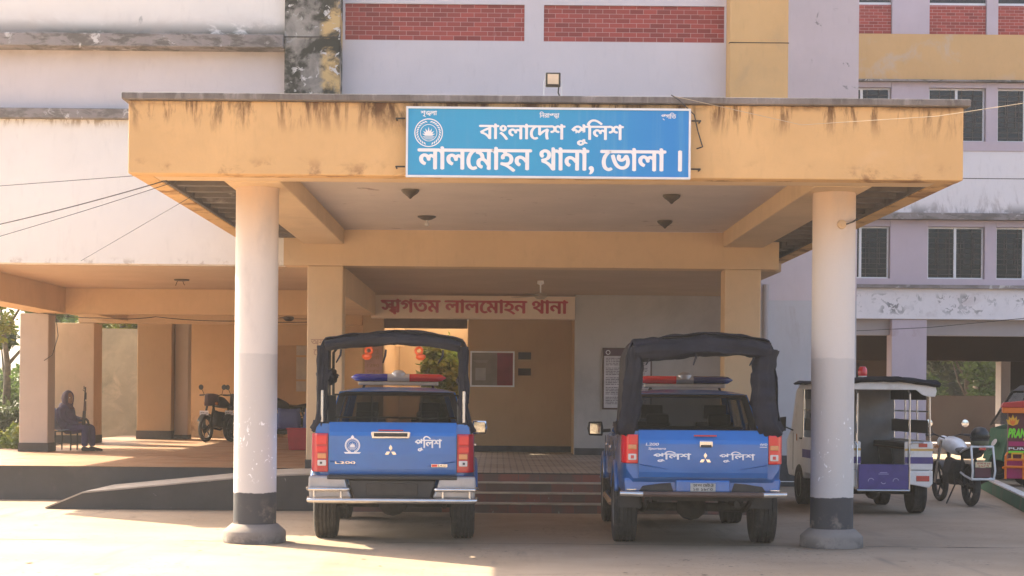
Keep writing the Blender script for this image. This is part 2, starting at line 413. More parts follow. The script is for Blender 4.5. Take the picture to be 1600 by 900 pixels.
m_whitepaint = plain('white vehicle paint', (.72, .70, .68), .35, var=.06, coat=.4, dirt=(.5, .45, .4))
m_purple = plain('purple step paint', (.075, .05, .22), .5, var=.2, dirt=(.12, .10, .16))
m_bumper = plain('silver bumper paint', (.42, .40, .39), .4, .5, var=.1, dirt=(.3, .26, .22))
def glass_(name, c, alpha, rough=.05):
    t = NT(name); m = t.out(c, rough, 0, spec=.6); t.b.inputs['Alpha'].default_value = alpha; return m
m_glass = glass_('tinted car glass', (.016, .02, .018), .6)
m_wglass = glass_('window pane glass', (.022, .022, .022), .45)
def lens_(name, c, e=0):
    t = NT(name); m = t.out(c, .15, 0, t.noise(1, 2, st=(60, 60, 60)), .3, .003, coat=.6); return m
m_red = lens_('red lens', (.66, .014, .02)); m_redd = lens_('dark red lens', (.44, .01, .02)); m_amber = lens_('amber lens', (.62, .26, .10))
m_clear = lens_('clear lens', (.62, .58, .56)); m_bluel = lens_('blue lens', (.025, .03, .30)); m_navyl = lens_('dark blue lens', (.012, .018, .10))
m_lightw = plain('white lettering', (.80, .80, .80), .5, var=.03)
m_textred = plain('red lettering paint', (.38, .008, .02), .6, var=.1)
m_textpale = plain('faded lettering paint', (.42, .25, .16), .7, var=.1)
m_textdark = plain('dark print', (.12, .10, .11), .7, var=.1)
def m_sign_():
    t = NT('blue sign sheet')
    k = t.mix((.03, .31, .55), (.016, .215, .57), t.rng(t.axis(0), .2, 1.9))
    k = t.mix(k, (.10, .34, .55), t.rng(t.noise(1, 5, st=(9, 1, .35), off=2), .5, .8, 0, .5))
    return t.out(k, .45, spec=.4)
m_sign = m_sign_()
m_wood = plain('dark wood', (.09, .05, .03), .6, var=.3)
m_chairblue = plain('blue plastic seat', (.26, .34, .54), .45, var=.1)
m_benchblue = plain('dark blue plastic seat', (.05, .07, .22), .45, var=.1)
m_redbox = plain('red plastic', (.42, .015, .03), .5, var=.1)
m_orangeplastic = plain('orange plastic', (.85, .13, .02), .4, var=.05)
m_seat = plain('black vinyl', (.025, .023, .022), .5, var=.3)
m_bark = plain('bark', (.11, .085, .06), .95, var=.4, scale=9, bump=.8)
def leaf_(name, a, b):
    t = NT(name)
    k = t.mix(a, b, t.rng(t.noise(2.2, 4), .3, .7))
    m = t.out(k, .55, spec=.3)
    tr = t.n('ShaderNodeBsdfTranslucent'); t.l(k, tr.inputs[0]); mx = t.n('ShaderNodeMixShader'); mx.inputs[0].default_value = .35
    o = t.t.nodes['Material Output']; t.l(t.b.outputs[0], mx.inputs[1]); t.l(tr.outputs[0], mx.inputs[2]); t.l(mx.outputs[0], o.inputs[0]); return m
m_leaf = leaf_('green leaves', (.045, .085, .018), (.10, .15, .03))
m_leafd = leaf_('dull green leaves', (.035, .055, .018), (.075, .09, .035))
m_leafy = leaf_('yellow green leaves', (.10, .17, .02), (.26, .22, .03))

def wthing(name, loc, label, cat, group=None):
    o = thing(name, loc, label, cat, group); WORLD.add(o.name); return o
def wbox(name, mat, parent, *b, bevel=0): return MB().box(*b).build(name, mat, parent, bevel=bevel)

# ================================================================== ground
FL = 0.5                                             # verandah floor height
g = MB(); g.poly([(-300, -60, 0), (300, -60, 0), (300, 500, 0), (-300, 500, 0)]).build('ground', m_ground)['kind'] = 'structure'
def m_crack():
    pts = []
    x = -9.0
    while x < 12: pts.append((x, 18.55 + .05 * mnoise.noise((x * 1.3, 0, 0)) + .02 * mnoise.noise((x * 7, 3, 0)))); x += .12
    return pts
cp = m_crack(); mb = MB()
for i, (a, b) in enumerate(zip(cp, cp[1:])):
    wd = .010 + .018 * max(0, mnoise.noise((a[0] * 2.1, 9, 0)) + .25)
    if mnoise.noise((a[0] * .9, 40, 0)) < -.15: continue
    mb.poly([(a[0], a[1] - wd, .004), (b[0], b[1] - wd, .004), (b[0], b[1] + wd, .004), (a[0], a[1] + wd, .004)])
tag(mb.build('ground_crack', plain('crack dirt', (.10, .075, .06), .95)), kind='structure')
lr = random.Random(12); mb = MB()
for k in range(900):
    x, y = lr.uniform(-8, 9), 14.5 + 9 * lr.random() ** 1.2; r_ = lr.uniform(.006, .02) * (2.2 if k % 23 == 0 else 1); a0 = lr.uniform(0, 6.28)
    if abs(x + 2.592) < .4 and abs(y - 18.5) < .4 or abs(x - 3.583) < .4 and abs(y - 18.5) < .4 or y > 23.2: continue
    p = [(x + r_ * math.cos(a0 + q) * lr.uniform(.6, 1.2), y + r_ * math.sin(a0 + q) * lr.uniform(.6, 1.2), .006) for q in (0, 1.3, 2.5, 3.9, 5.1)]
    mb.poly(p)
tag(mb.build('grit_litter', plain('dry leaf bits and grit', (.16, .115, .075), .95, var=.4, scale=3)), kind='stuff')
# verandah floor: slab with tiled top
mb = MB(); mb.box(-9.4, -2.3, 25.4, 43.5, 0.0, FL - .004); mb.box(-2.3, 3.86, 24.47, 34.6, 0, FL - .004); mb.box(3.861, 4.3, 31.0, 34.6, 0, FL - .004)
tag(mb.build('verandah_floor', m_plinth), kind='structure')
tag(MB().box(-9.42, -2.3, 25.38, 43.5, FL - .004, FL).build('verandah_floor_tiles', m_tile), kind='structure')
tag(MB().box(-2.3, 3.88, 24.43, 34.6, FL - .004, FL + .002).build('landing_floor_tiles', m_landing), kind='structure')
# entrance steps
st = wthing('entrance_steps', (.9, 23.4, 0), 'low tiled entrance steps with dark red and black risers between the two police pickups', 'steps')
Zs = [23.4, 23.75, 24.1, 24.45]; mb = MB(); me_ = MB()
for i, y in enumerate(Zs):
    z = .125 * (i + 1); y1 = Zs[i + 1] if i < 3 else 24.465
    if i < 3:
        mb.box(-2.3, 3.6, y, 24.465, .125 * i + (.003 if i else 0), z - .012); me_.box(-2.3, 3.62, y - .02, y1 + .0, z - .012, z)
    else: mb.box(-2.3, 3.6, y, 24.466, .375, z - .02)
mb.build('riser', m_riser, st); me_.build('tread', m_tread, st)
# ramp
rp = wthing('access_ramp', (-4.5, 23.4, 0), 'dark sided cement ramp climbing to the verandah behind the left round column', 'ramp')
prof = [(-6.12, .004), (-5.62, .215), (-3.3, .455), (-2.31, FL)]
mb = MB()
prof2 = prof + [(-2.31, .004)]
mb.prism([(x, z) for x, z in prof2], 1, 23.42, 25.36); mb.build('ramp_wall', m_plinth, rp)
mb = MB()
for a, b in zip(prof, prof[1:]):
    mb.hexa([(a[0], 23.40, a[1] + .001), (b[0], 23.40, b[1] + .001), (b[0], 25.37, b[1] + .001), (a[0], 25.37, a[1] + .001), (a[0], 23.40, a[1] + .022), (b[0], 23.40, b[1] + .022), (b[0], 25.37, b[1] + .022), (a[0], 25.37, a[1] + .022)])
mb.build('ramp_surface', m_ramp, rp)

# ================================================================== main building
bd = wthing('police_station_building', (0, 25.25, 0), 'main station building, white and lilac upper walls with ledges over an open ochre verandah', 'building')
# left upper facade
mb = MB(); mb.box(-9, -3.15, 25.25, 25.6, 3.47, 5.57); mb.box(-9, -3.15, 25.25, 25.6, 6.795, 11.5)
mb.build('front_wall', m_white, bd)
wbox('recessed_wall', m_lilac_left, bd, -9, -3.15, 25.36, 25.6, 5.72, 6.60)
mb = MB(); mb.box(-9.05, -3.152, 25.13, 25.62, 5.572, 5.718); mb.box(-9.05, -3.152, 25.02, 25.62, 6.602, 6.793)
mb.build('ledge', m_ledge, bd, bevel=.012)
wbox('pilaster', m_dirty, bd, -3.148, -2.34, 25.12, 25.62, 4.0, 11.5, bevel=.02)
wbox('pilaster_groove', m_iron, bd, -3.152, -2.336, 25.112, 25.2, 6.77, 6.785)
wbox('pilaster', m_orange_pier, bd, 3.325, 4.18, 25.12, 25.62, 4.0, 11.5, bevel=.02)
wbox('pilaster_groove', m_brown, bd, 3.322, 4.184, 25.115, 25.2, 6.745, 6.757)
mb = MB(); mb.box(-2.338, 3.323, 25.5, 25.7, 4.0, 6.82); mb.box(-2.338, 3.323, 25.5, 25.7, 7.36, 11.5); mb.box(.345, .63, 25.5, 25.7, 6.82, 7.36)
mb.box(-2.338, -2.305, 25.5, 25.7, 6.82, 7.36); mb.box(3.295, 3.323, 25.5, 25.7, 6.82, 7.36)
mb.build('centre_wall', m_centre, bd)
wbox('brick_panel', m_brick, bd, -2.303, .343, 25.53, 25.68, 6.822, 7.358)
wbox('brick_panel', m_brick, bd, .632, 3.293, 25.53, 25.68, 6.822, 7.358)
# unseen outer walls and roof; right wall carried on past them, added to block sun
mb = MB(); mb.box(-9, -8.75, 25.62, 34.6, 3.62, 11.5); mb.box(-8.74, 3.99, 34.4, 34.6, 3.62, 11.19); mb.box(-8.74, 4.2, 25.72, 34.6, 11.2, 11.48); mb.box(4.0, 4.2, 25.72, 42, 4.0, 11.19); mb.box(4.0, 4.19, 34.61, 42, .002, 3.999)
mb.build('outer_wall', m_white, bd)
# verandah ceiling and beams
wbox('verandah_ceiling', m_ceiling, bd, -9, 4.2, 25.72, 34.4, 3.47, 3.6)
wbox('back_ceiling', m_ceiling, bd, -9, -2.4, 34.41, 43.6, 3.47, 3.6)
wbox('front_beam', m_beam, bd, -3.149, 4.09, 25.25, 25.7, 3.468, 3.998)
for q in ((-7.848, -2.8, 31.3, 31.7, 3.01, 3.466), (-8.36, -7.85, 25.62, 31.69, 3.012, 3.467), (-2.79, -2.28, 25.71, 31.93, 3.05, 3.467), (-8.9, -2.9, 36.6, 37.0, 3.06, 3.466), (-8.36, -7.86, 31.71, 36.59, 3.1, 3.465), (-5.2, -2.2, 40.2, 40.5, 2.72, 3.464)):
    wbox('verandah_beam', m_beam, bd, *q)
def pillar(x0, x1, y0, y1, z1, mat=m_beam, skirt=.13, name='pillar'):
    p = wbox(name, mat, bd, x0, x1, y0, y1, FL + .002, z1, bevel=.015)
    if skirt: wbox('skirting', m_plinth, p, x0 - .012, x1 + .012, y0 - .012, y1 + .012, FL + .002, FL + skirt)
    return p
pillar(-2.80, -2.28, 25.26, 25.7, 3.466)
pillar(3.30, 3.83, 25.26, 25.7, 3.466)
m_greycream = plaster('two tone pillar paint', (.52, .45, .38), .08)
pillar(-8.67, -8.15, 31.3, 31.8, 3.008, m_greycream, .16)
pillar(-9.5, -8.56, 36.6, 37.35, 3.05, m_orange, .17)
pillar(-8.42, -7.62, 40.3, 41.0, 3.46, m_darkwall, .2)
pillar(-7.60, -7.28, 40.6, 41.0, 3.46, m_greycream, .1)
# back walls
mb = MB(); mb.box(-8.6, -2.62, 43.0, 43.3, FL, 3.46); mb.box(-6.28, -5.98, 42.0, 42.98, FL, 3.2)
mb.build('back_wall', m_orange, bd)
wbox('back_wall', m_greywall, bd, 1.42, 4.2, 32.0, 32.25, FL + .002, 3.468)
wbox('skirting', m_dado, bd, 1.425, 4.2, 31.985, 31.999, FL + .003, FL + .13)
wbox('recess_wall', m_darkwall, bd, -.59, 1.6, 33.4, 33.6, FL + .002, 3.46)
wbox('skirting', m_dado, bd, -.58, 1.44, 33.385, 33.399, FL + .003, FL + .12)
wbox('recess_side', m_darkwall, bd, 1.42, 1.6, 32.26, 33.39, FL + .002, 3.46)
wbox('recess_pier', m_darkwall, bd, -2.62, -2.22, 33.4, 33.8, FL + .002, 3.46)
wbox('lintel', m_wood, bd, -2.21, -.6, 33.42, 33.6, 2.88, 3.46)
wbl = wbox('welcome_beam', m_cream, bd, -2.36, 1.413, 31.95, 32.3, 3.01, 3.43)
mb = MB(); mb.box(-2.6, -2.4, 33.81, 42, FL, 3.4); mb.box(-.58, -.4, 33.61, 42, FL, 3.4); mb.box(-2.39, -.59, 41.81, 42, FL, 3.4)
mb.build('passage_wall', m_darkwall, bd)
tag(MB().box(-2.39, -.59, 34.61, 41.79, .05, FL - .01).build('passage_floor', m_ground), kind='structure')
pn = wbox('window', m_alu, bd, -1.88, -1.2, 41.75, 41.8, FL + .02, 1.88)
wbox('pane', m_wglass, pn, -1.82, -1.26, 41.74, 41.749, FL + .1, 1.82)
# right hand side wall
mb = MB(); mb.box(4.2, 6.42, 31.0, 31.3, 1.02 - .46, 3.34); mb.build('side_wall', m_rightwall, bd)
wbox('side_wall', m_lilac, bd, 4.2, 6.42, 31.0, 31.3, 3.342, 11.5)
wbox('dado', m_dado, bd, 3.9, 6.42, 30.99, 31.3, .1, .558)
wbox('dado_line', m_lightw, bd, 3.9, 6.42, 30.986, 30.989, .085, .1)
wbox('plinth', m_dado, bd, 3.9, 6.43, 30.985, 31.3, 0.002, .084)
MB().tube([(4.78, 30.93, .1), (4.78, 30.93, 3.62)], .05, 12).build('downpipe', m_gray, bd, smooth=True)
mb = MB(); mb.box(4.22, 4.3, 25.72, 30.98, FL, 3.9)
lt = lettering('lettering', [' ', 'স', ('ব', .62, -.30, -.10, .0), 'াগতম লালেমাহন থানা'], m_textred, bd, -2.17, 1.27, 3.115, 3.335, 31.948, .014)
lettering('lettering', 'অযথা', m_textpale, bd, -2.74, -2.42, 2.31, 2.39, 25.258, .004)
lettering('lettering', 'েদরি', m_textpale, bd, -2.70, -2.44, 2.16, 2.24, 25.258, .004)
mb = MB()
mb.box(-2.58, -2.24, 33.38, 33.398, 1.95, 2.55); nt = mb.build('painted_notice', plain('pink painted notice', (.50, .30, .24), .8), bd)
for k, (t, z) in enumerate((('িশশু', 2.40), ('েসবা', 2.27), ('1290', 2.12), ('েডস্ক', 2.0))): lettering('lettering', t, m_textpale, nt, -2.53, -2.3, z, z + .06, 33.378, .003, ref='ন' if k != 2 else 'L')
# wires clipped along the verandah beams
m_wire = plain('matt black cable', (.09, .085, .085), 1.0, spec=0.0)
def wire(name, pts, r, mat, label, group=None, sag=0.0, n=24):
    P = [Vector(p) for p in pts]; out = []
    for a, b in zip(P, P[1:]):
        m = max(2, n // (len(P) - 1))
        for i in range(m): t = i / m; q = a.lerp(b, t); q.z -= sag * 4 * t * (1 - t); out.append(q)
    out.append(P[-1])
    return tag(MB().tube(out, r, 6).build(name, mat, None, smooth='all'), label, 'cable', group)

# ================================================================== entrance porch
pc = wthing('entrance_porch', (.46, 17.33, 0), 'broad ochre entrance porch canopy on two round columns with a grey stained coping', 'porch')
X0, X1, YF, YB = -3.73, 4.647, 17.33, 25.10
mb = MB()
mb.box(X0, X1, YF, YF + .25, 3.785, 4.52)                     # fascia front
mb.build('front_fascia', m_fascia, pc, bevel=.012)
wbox('side_fascia', m_fascia, pc, X0, X0 + .2, YF + .252, YB, 3.79, 4.52, bevel=.01); wbox('side_fascia', m_fascia, pc, X1 - .2, X1, YF + .252, 30.97, 3.79, 4.52, bevel=.01)
wbox('edge_beam', m_beam, pc, X0 + .21, X1 - .21, YF + .252, 17.92, 3.79, 4.3)
mb = MB(); mb.box(X0 - .06, X1 + .06, YF - .06, YF + .3, 4.522, 4.592); mb.box(X0 - .06, X0 + .3, YF + .302, YB, 4.523, 4.591); mb.box(X1 - .3, X1 + .06, YF + .302, 30.97, 4.523, 4.591)
mb.build('coping', m_cap, pc, bevel=.012)
wbox('roof_slab', m_raw, pc, X0 + .21, X1 - .21, YF + .26, 25.10, 4.302, 4.5)
wbox('roof_slab', m_raw, pc, 4.2, X1 - .21, 25.11, 30.97, 4.302, 4.5)
wbox('ceiling', m_soffit, pc, -2.268, 3.268, 17.922, 25.24, 4.002, 4.06)
wbox('longitudinal_beam', m_beam, pc, -2.86, -2.27, 17.922, 25.24, 3.782, 4.3, bevel=.012); wbox('longitudinal_beam', m_beam, pc, 3.27, 3.86, 17.922, 25.24, 3.782, 4.3, bevel=.012)
mb = MB()
y = 18.1
while y < 24.9: mb.box(X0 + .24, -2.865, y, y + .12, 3.83, 4.299); y += .55
y = 18.1
while y < 30.8: mb.box(3.865 if y < 25.1 else 4.21, X1 - .24, y, y + .12, 3.83, 4.299); y += .55
wbox('bay_lining', m_raw, pc, X0 + .205, X0 + .235, 17.925, 25.08, 3.80, 4.3); wbox('bay_lining', m_raw, pc, X1 - .235, X1 - .205, 17.925, 30.9, 3.80, 4.3)
mb.box(-3.30, -3.2, 17.93, 25.1, 4.0, 4.298); mb.box(4.1, 4.2, 17.93, 25.1, 4.0, 4.298)
mb.build('joist', m_raw, pc)
for cx in (-2.592, 3.583):
    c = MB().lathe([(.228, .2), (.228, 3.786)], (cx, 18.5, 0), n=48).build('column', m_column, pc, smooth=True)
    MB().lathe([(.335, .004), (.333, .115), (.325, .128), (.245, .20), (.2, .205)], (cx, 18.5, 0), n=48).build('column_base', m_colbase, c, smooth=True)
mb = MB(); mb.lathe([(.045, -.03), (.05, 0)], (3.62, 18.27, 3.43), 1, 16); mb.lathe([(.02, -.05), (.02, -.029)], (3.62, 18.27, 3.43), 1, 12)
tag(mb.build('round_cable_box', m_beam, None, smooth=True), 'small round junction box high on the right round column', 'junction box')
wire('cable', [(3.66, 18.24, 3.43), (3.74, 18.27, 3.46), (3.8, 18.36, 3.50)], .009, m_wire, 'short black cable curling out of the round box on the right column', n=8)
# sign
sg = wthing('station_sign', (.477, 17.2, 3.75), 'long blue station sign with white Bengali lettering and a round crest', 'sign')
SX0, SX1, SZ0, SZ1, SY = -.935, 1.893, 3.753, 4.455, 17.17
wbox('panel', m_sign, sg, SX0 + .02, SX1 - .02, SY, SY + .04, SZ0 + .02, SZ1 - .02)
mb = MB(); mb.box(SX0, SX1, SY - .012, SY + .05, SZ0, SZ0 + .02); mb.box(SX0, SX1, SY - .012, SY + .05, SZ1 - .02, SZ1); mb.box(SX0, SX0 + .02, SY - .012, SY + .05, SZ0 + .021, SZ1 - .021); mb.box(SX1 - .02, SX1, SY - .012, SY + .05, SZ0 + .021, SZ1 - .021)
mb.build('frame', m_alu, sg)
mb = MB()
for xx, d in ((SX0, -1), (SX1, 1)):
    for zz in (3.86, 4.34): mb.tube([(xx + d * .01, SY + .03, zz), (xx + d * .1, SY + .03, zz), (xx + d * .1, YF + .01, zz)], .009, 6)
mb.build('bracket', m_iron, sg)
ty = SY - .002
lettering('lettering', ['বাংলােদশ', ' ', 'পুিলশ'], m_lightw, sg, -.205, 1.222, 4.14, 4.275, ty, .006)
lettering('lettering', ['লালেমাহন', ' ', 'থানা', ',', ' ', 'েভালা', ' ', '।'], m_lightw, sg, -.81, 1.80, 3.835, 4.035, ty, .009)
lettering('lettering', ['শৃ', 'ঙ', ('খ', .55, -.34, -.12, 0), 'লা'], m_lightw, sg, -.79, -.63, 4.37, 4.41, ty, .0015)
lettering('lettering', ['িনরাপ', 'ত', ('ত', .6, -.42, -.16, 0), 'া'], m_lightw, sg, .39, .585, 4.355, 4.395, ty, .0015)
lettering('lettering', ['প', ('্', 1, -.30, .02, 0), 'গিত'], m_lightw, sg, 1.60, 1.745, 4.355, 4.395, ty, .0015)
def ring(mb, cx, cz, y, r0, r1, n=48, sq=1.0):
    for i in range(n):
        a, b = 2 * math.pi * i / n, 2 * math.pi * (i + 1) / n
        mb.poly([(cx + r0 * math.cos(a), y, cz + sq * r0 * math.sin(a)), (cx + r1 * math.cos(a), y, cz + sq * r1 * math.sin(a)), (cx + r1 * math.cos(b), y, cz + sq * r1 * math.sin(b)), (cx + r0 * math.cos(b), y, cz + sq * r0 * math.sin(b))])
def leafpoly(mb, cx, cz, y, ang, L, w_):
    d = Vector((math.cos(ang), 0, math.sin(ang))); p = Vector((-d.z, 0, d.x)); c = Vector((cx, y, cz))
    mb.poly([c, c + d * L * .5 + p * w_, c + d * L, c + d * L * .5 - p * w_])
def crest(mb, cx, cz, y, r, outer=True, lotus=False):
    if outer: ring(mb, cx, cz, y, r * .93, r)
    for i in range(26):                                # wreath of short leaves
        a = R(-62) + i * R(304) / 25 if not lotus else R(-60) + i * R(300) / 25
        leafpoly(mb, cx + r * .72 * math.cos(a), cz + r * .72 * math.sin(a), y - .0003 * (i % 3), a + R(60 if i > 12 else -60) + R(0), r * .26, r * .05)
    ring(mb, cx, cz, y - .001, r * .56, r * .60, 32)
    for i in range(7): leafpoly(mb, cx, cz - r * .22, y - .0015 - .0002 * i, R(90 + (i - 3) * 24), r * (.62 - .05 * abs(i - 3)), r * .07)
    for k in range(3):                                 # water lines under the lily
        z = cz - r * (.30 + .08 * k); hw = r * (.42 - .07 * k)
        mb.poly([(cx - hw, y - .002, z), (cx + hw, y - .002, z), (cx + hw, y - .002, z + r * .035), (cx - hw, y - .002, z + r * .035)])
mb = MB(); crest(mb, -.711, 4.195, ty, .142); mb.build('crest', m_lightw, sg)
# floodlight on the coping
fl = wthing('floodlight', (.53, 17.55, 4.592), 'small square floodlight standing on the porch coping above the blue sign', 'floodlight')
wbox('housing', m_iron, fl, .455, .607, 17.50, 17.56, 4.725, 4.868, bevel=.01)
wbox('lens', plain('frosted lamp glass', (.70, .55, .38), .3), fl, .475, .587, 17.492, 17.4995, 4.748, 4.85)
MB().tube([(.59, 17.55, 4.727), (.585, 17.54, 4.67), (.61, 17.5, 4.592)], .008, 6).build('cable', m_iron, fl)
MB().tube([(.455, 17.53, 4.80), (.44, 17.53, 4.78), (.44, 17.54, 4.593), (.62, 17.54, 4.593), (.62, 17.53, 4.78), (.607, 17.53, 4.80)], .005, 6).build('bracket', m_alu, fl)

# ceiling lamps under the porch
cl_pts = [(-1.05, 20.3), (-.98, 23.3), (2.05, 20.6), (2.26, 23.6)]
labs = ['conical porch ceiling lamp at front left, above the blue bed of the chrome barred pickup', 'porch ceiling lamp with a bare bulb hanging below it',
        'conical porch ceiling lamp at front right, just under the end of the blue sign', 'plain conical porch ceiling lamp at the rear right near the inner beam']
for i, (x, y) in enumerate(cl_pts):
    t = thing('ceiling_lamp', (x, y, 4.0), labs[i], 'ceiling lamp', 'lamps under the porch ceiling')
    if i != 1:
        MB().lathe([(.02, .0), (.105, -.004), (.105, -.02), (.09, -.04), (.03, -.085), (.012, -.105), (.004, -.11)], n=24).build('shade', m_lamp, t, smooth=True)
    else:
        MB().lathe([(.02, 0), (.125, -.004), (.125, -.015), (.07, -.045), (.03, -.055)], n=24).build('shade', m_lamp, t, smooth=True)
        MB().lathe([(.018, -.05), (.018, -.08), (.032, -.10), (.03, -.125), (.01, -.14)], n=16).build('bulb', m_clear, t, smooth=True)

# ceiling fans
def fan(loc, rz, label, wood=m_lamp, drop=.5):
    t = thing('ceiling_fan', loc, label, 'ceiling fan', 'verandah ceiling fans', rz)
    mb = MB(); mb.tube([(0, 0, 0), (0, 0, -drop)], .012, 8); mb.lathe([(.05, 0), (.06, -.05), (.02, -.07)], n=16); mb.build('rod', m_alu, t, smooth=True)
    MB().lathe([(.03, -drop + .04), (.1, -drop + .03), (.11, -drop - .02), (.06, -drop - .06), (.02, -drop - .065)], n=24).build('motor', wood, t, smooth=True)
    for k in range(3):
        a = R(120 * k); M_ = Matrix.Rotation(a, 4, 'Z'); mb = MB()
        p = [(.1, -.025), (.2, -.06), (.62, -.07), (.64, .06), (.2, .05), (.1, .025)]
        mb.prism(p, 2, -drop - .012, -drop - .006); bmesh.ops.transform(mb.bm, matrix=M_, verts=mb.bm.verts); mb.build('blade', wood, t)
    return t
fan((.68, 28.2, 3.47), R(12), 'white rod ceiling fan hanging in front of the red welcome lettering', plain('dull cream fan paint', (.34, .27, .20), .5), .24)
fan((-4.25, 35.0, 3.47), R(25), 'dim ceiling fan over the blue bench in the left verandah', m_lamp, .35)
t = thing('ceiling_lamp', (-5.25, 28.6, 3.47), 'flat brown lamp fitting with loose wires on the left verandah ceiling', 'ceiling lamp')
MB().lathe([(.03, 0), (.13, -.004), (.12, -.025), (.05, -.035)], n=20).build('shade', m_lamp, t, smooth=True)
mb = MB(); mb.tube([(-.07, 0, -.03), (-.09, 0, -.08), (-.1, 0, -.11)], .005, 5); mb.tube([(.02, 0, -.03), (.03, 0, -.07), (.05, 0, -.1)], .005, 5); mb.build('loose_wire', m_iron, t)

# boards on the entrance walls
nb = wthing('notice_board', (2.39, 31.95, 1.36), 'tall printed notice board with a dark header on the grey wall beside the right pickup', 'notice board')
wbox('frame', m_wood, nb, 1.93, 2.845, 31.96, 31.998, 1.35, 2.49)
wbox('paper', plain('printed paper', (.55, .52, .53), .7), nb, 1.96, 2.815, 31.955, 31.959, 1.38, 2.34)
wbox('header', plain('maroon header', (.09, .04, .06), .6), nb, 1.96, 2.815, 31.954, 31.959, 2.345, 2.465)
mb = MB(); z = 2.29; k = 0
while z > 1.42:
    if k % 6 != 5:
        for (a, b) in ((1.99, 2.36), (2.40, 2.78)):
            x = a
            while x < b - .06:
                l = rnd.uniform(.02, .09); mb.poly([(x, 31.9535, z), (min(x + l, b), 31.9535, z), (min(x + l, b), 31.9535, z + .012), (x, 31.9535, z + .012)]); x += l + .012
    z -= .03; k += 1
mb.build('print', m_textdark, nb)
mb = MB(); ring(mb, 2.03, 2.405, 31.9525, .03, .042, 24); mb.build('crest', m_lightw, nb)
lettering('lettering', ['নাগিরক', ' ', 'সনদ'], m_lightw, nb, 2.42, 2.78, 2.385, 2.42, 31.9525, .001)
db = wthing('display_board', (-.11, 33.38, 1.76), 'white framed glass display board, half grey and half maroon, on the brown recess wall', 'notice board')
mb = MB(); mb.box(-.54, .315, 33.34, 33.398, 1.755, 1.785); mb.box(-.54, .315, 33.34, 33.398, 2.415, 2.445); mb.box(-.54, -.51, 33.34, 33.398, 1.786, 2.414); mb.box(.285, .315, 33.34, 33.398, 1.786, 2.414); mb.build('frame', m_alu, db)
wbox('pin_panel', plain('grey felt', (.22, .19, .16), .9), db, -.509, -.02, 33.37, 33.398, 1.787, 2.413)
wbox('cloth_panel', plain('maroon cloth', (.19, .015, .03), .9), db, -.019, .284, 33.37, 33.398, 1.787, 2.413)
mb = MB()
for k in range(4): mb.box(-.49 + .02 * k, -.2 - .03 * (k % 2), 33.366, 33.3695, 2.26 - .012 * k, 2.265 - .012 * k)
mb.box(-.44, -.24, 33.366, 33.3694, 1.88, 2.12); mb.build('pinned_paper', plain('pinned sheets', (.34, .31, .28), .8), db)
for zz, mt, lb in ((2.36, m_dark, 'dark recessed vent box above the lower grille beside the display board'), (2.05, m_brown, 'small barred vent below the dark vent box beside the display board')):
    v = wthing('wall_vent', (.5, 33.38, zz - .08), lb, 'vent')
    mb = MB(); mb.box(.37, .65, 33.37, 33.398, zz - .085, zz - .07); mb.box(.37, .65, 33.37, 33.398, zz + .07, zz + .085); mb.box(.37, .385, 33.37, 33.398, zz - .069, zz + .069); mb.box(.635, .65, 33.37, 33.398, zz - .069, zz + .069); mb.build('frame', m_darkwall, v)
    wbox('grille_backing', mt, v, .386, .634, 33.385, 33.398, zz - .069, zz + .069)

# ================================================================== right wing
wg = wthing('side_wing_building', (11, 38, 0), 'lilac side wing on open stilts with peeling white bands and barred sliding windows', 'building')
XA, XB = 6.42, 20.0; WY = 38.0
def band(name, mat, z0, z1, pro=0.0, x0=XA, x1=XB, th=.3): return wbox(name, mat, wg, x0, x1, WY - pro, WY + th, z0, z1)
band('white_band', m_peel, 3.352, 4.02, .05)
band('sill_band', m_ledge, 4.022, 4.10, .16)
band('sill_band', m_wing, 4.102, 4.235, .06)
band('ledge', m_ledge, 5.53, 5.672, .2)
band('white_band', m_white2, 5.674, 7.048, .05)
band('sill_band', m_wing, 7.05, 7.258, .07)
band('ledge', m_ledge, 8.56, 8.60, .14)
band('yellow_band', m_yellow, 8.602, 9.608, .06)
band('upper_wall', m_wing, 10.62, 13.4)
wbox('joint_line', m_brown, wg, XA, XB, WY - .053, WY - .0495, 6.44, 6.455)
piers = [(8.60, 9.42), (10.68, 10.93), (12.19, 12.44), (13.7, 14.5), (15.76, 16.0), (17.26, 17.5), (18.76, 20.0)]
wins = [(7.33, 8.59), (9.425, 10.675), (10.935, 12.185), (12.445, 13.695), (14.505, 15.755), (16.005, 17.255), (17.505, 18.755)]
for z0, z1 in ((4.237, 5.528), (7.26, 8.558)):
    for a, b in piers + [(XA, 7.325)]: wbox('window_pier', m_wing, wg, a, b, WY, WY + .3, z0, z1)
for a, b in piers + [(XA, 7.325)]: wbox('window_pier', m_wing, wg, a, b, WY, WY + .3, 9.61, 10.618)
for a, b in wins:
    wbox('brick_panel', m_brick, wg, a, b, WY + .06, WY + .28, 9.61, 10.27)
    wbox('head_band', m_wing, wg, a, b, WY, WY + .3, 5.39, 5.527); wbox('head_band', m_wing, wg, a, b, WY, WY + .3, 8.445, 8.557)
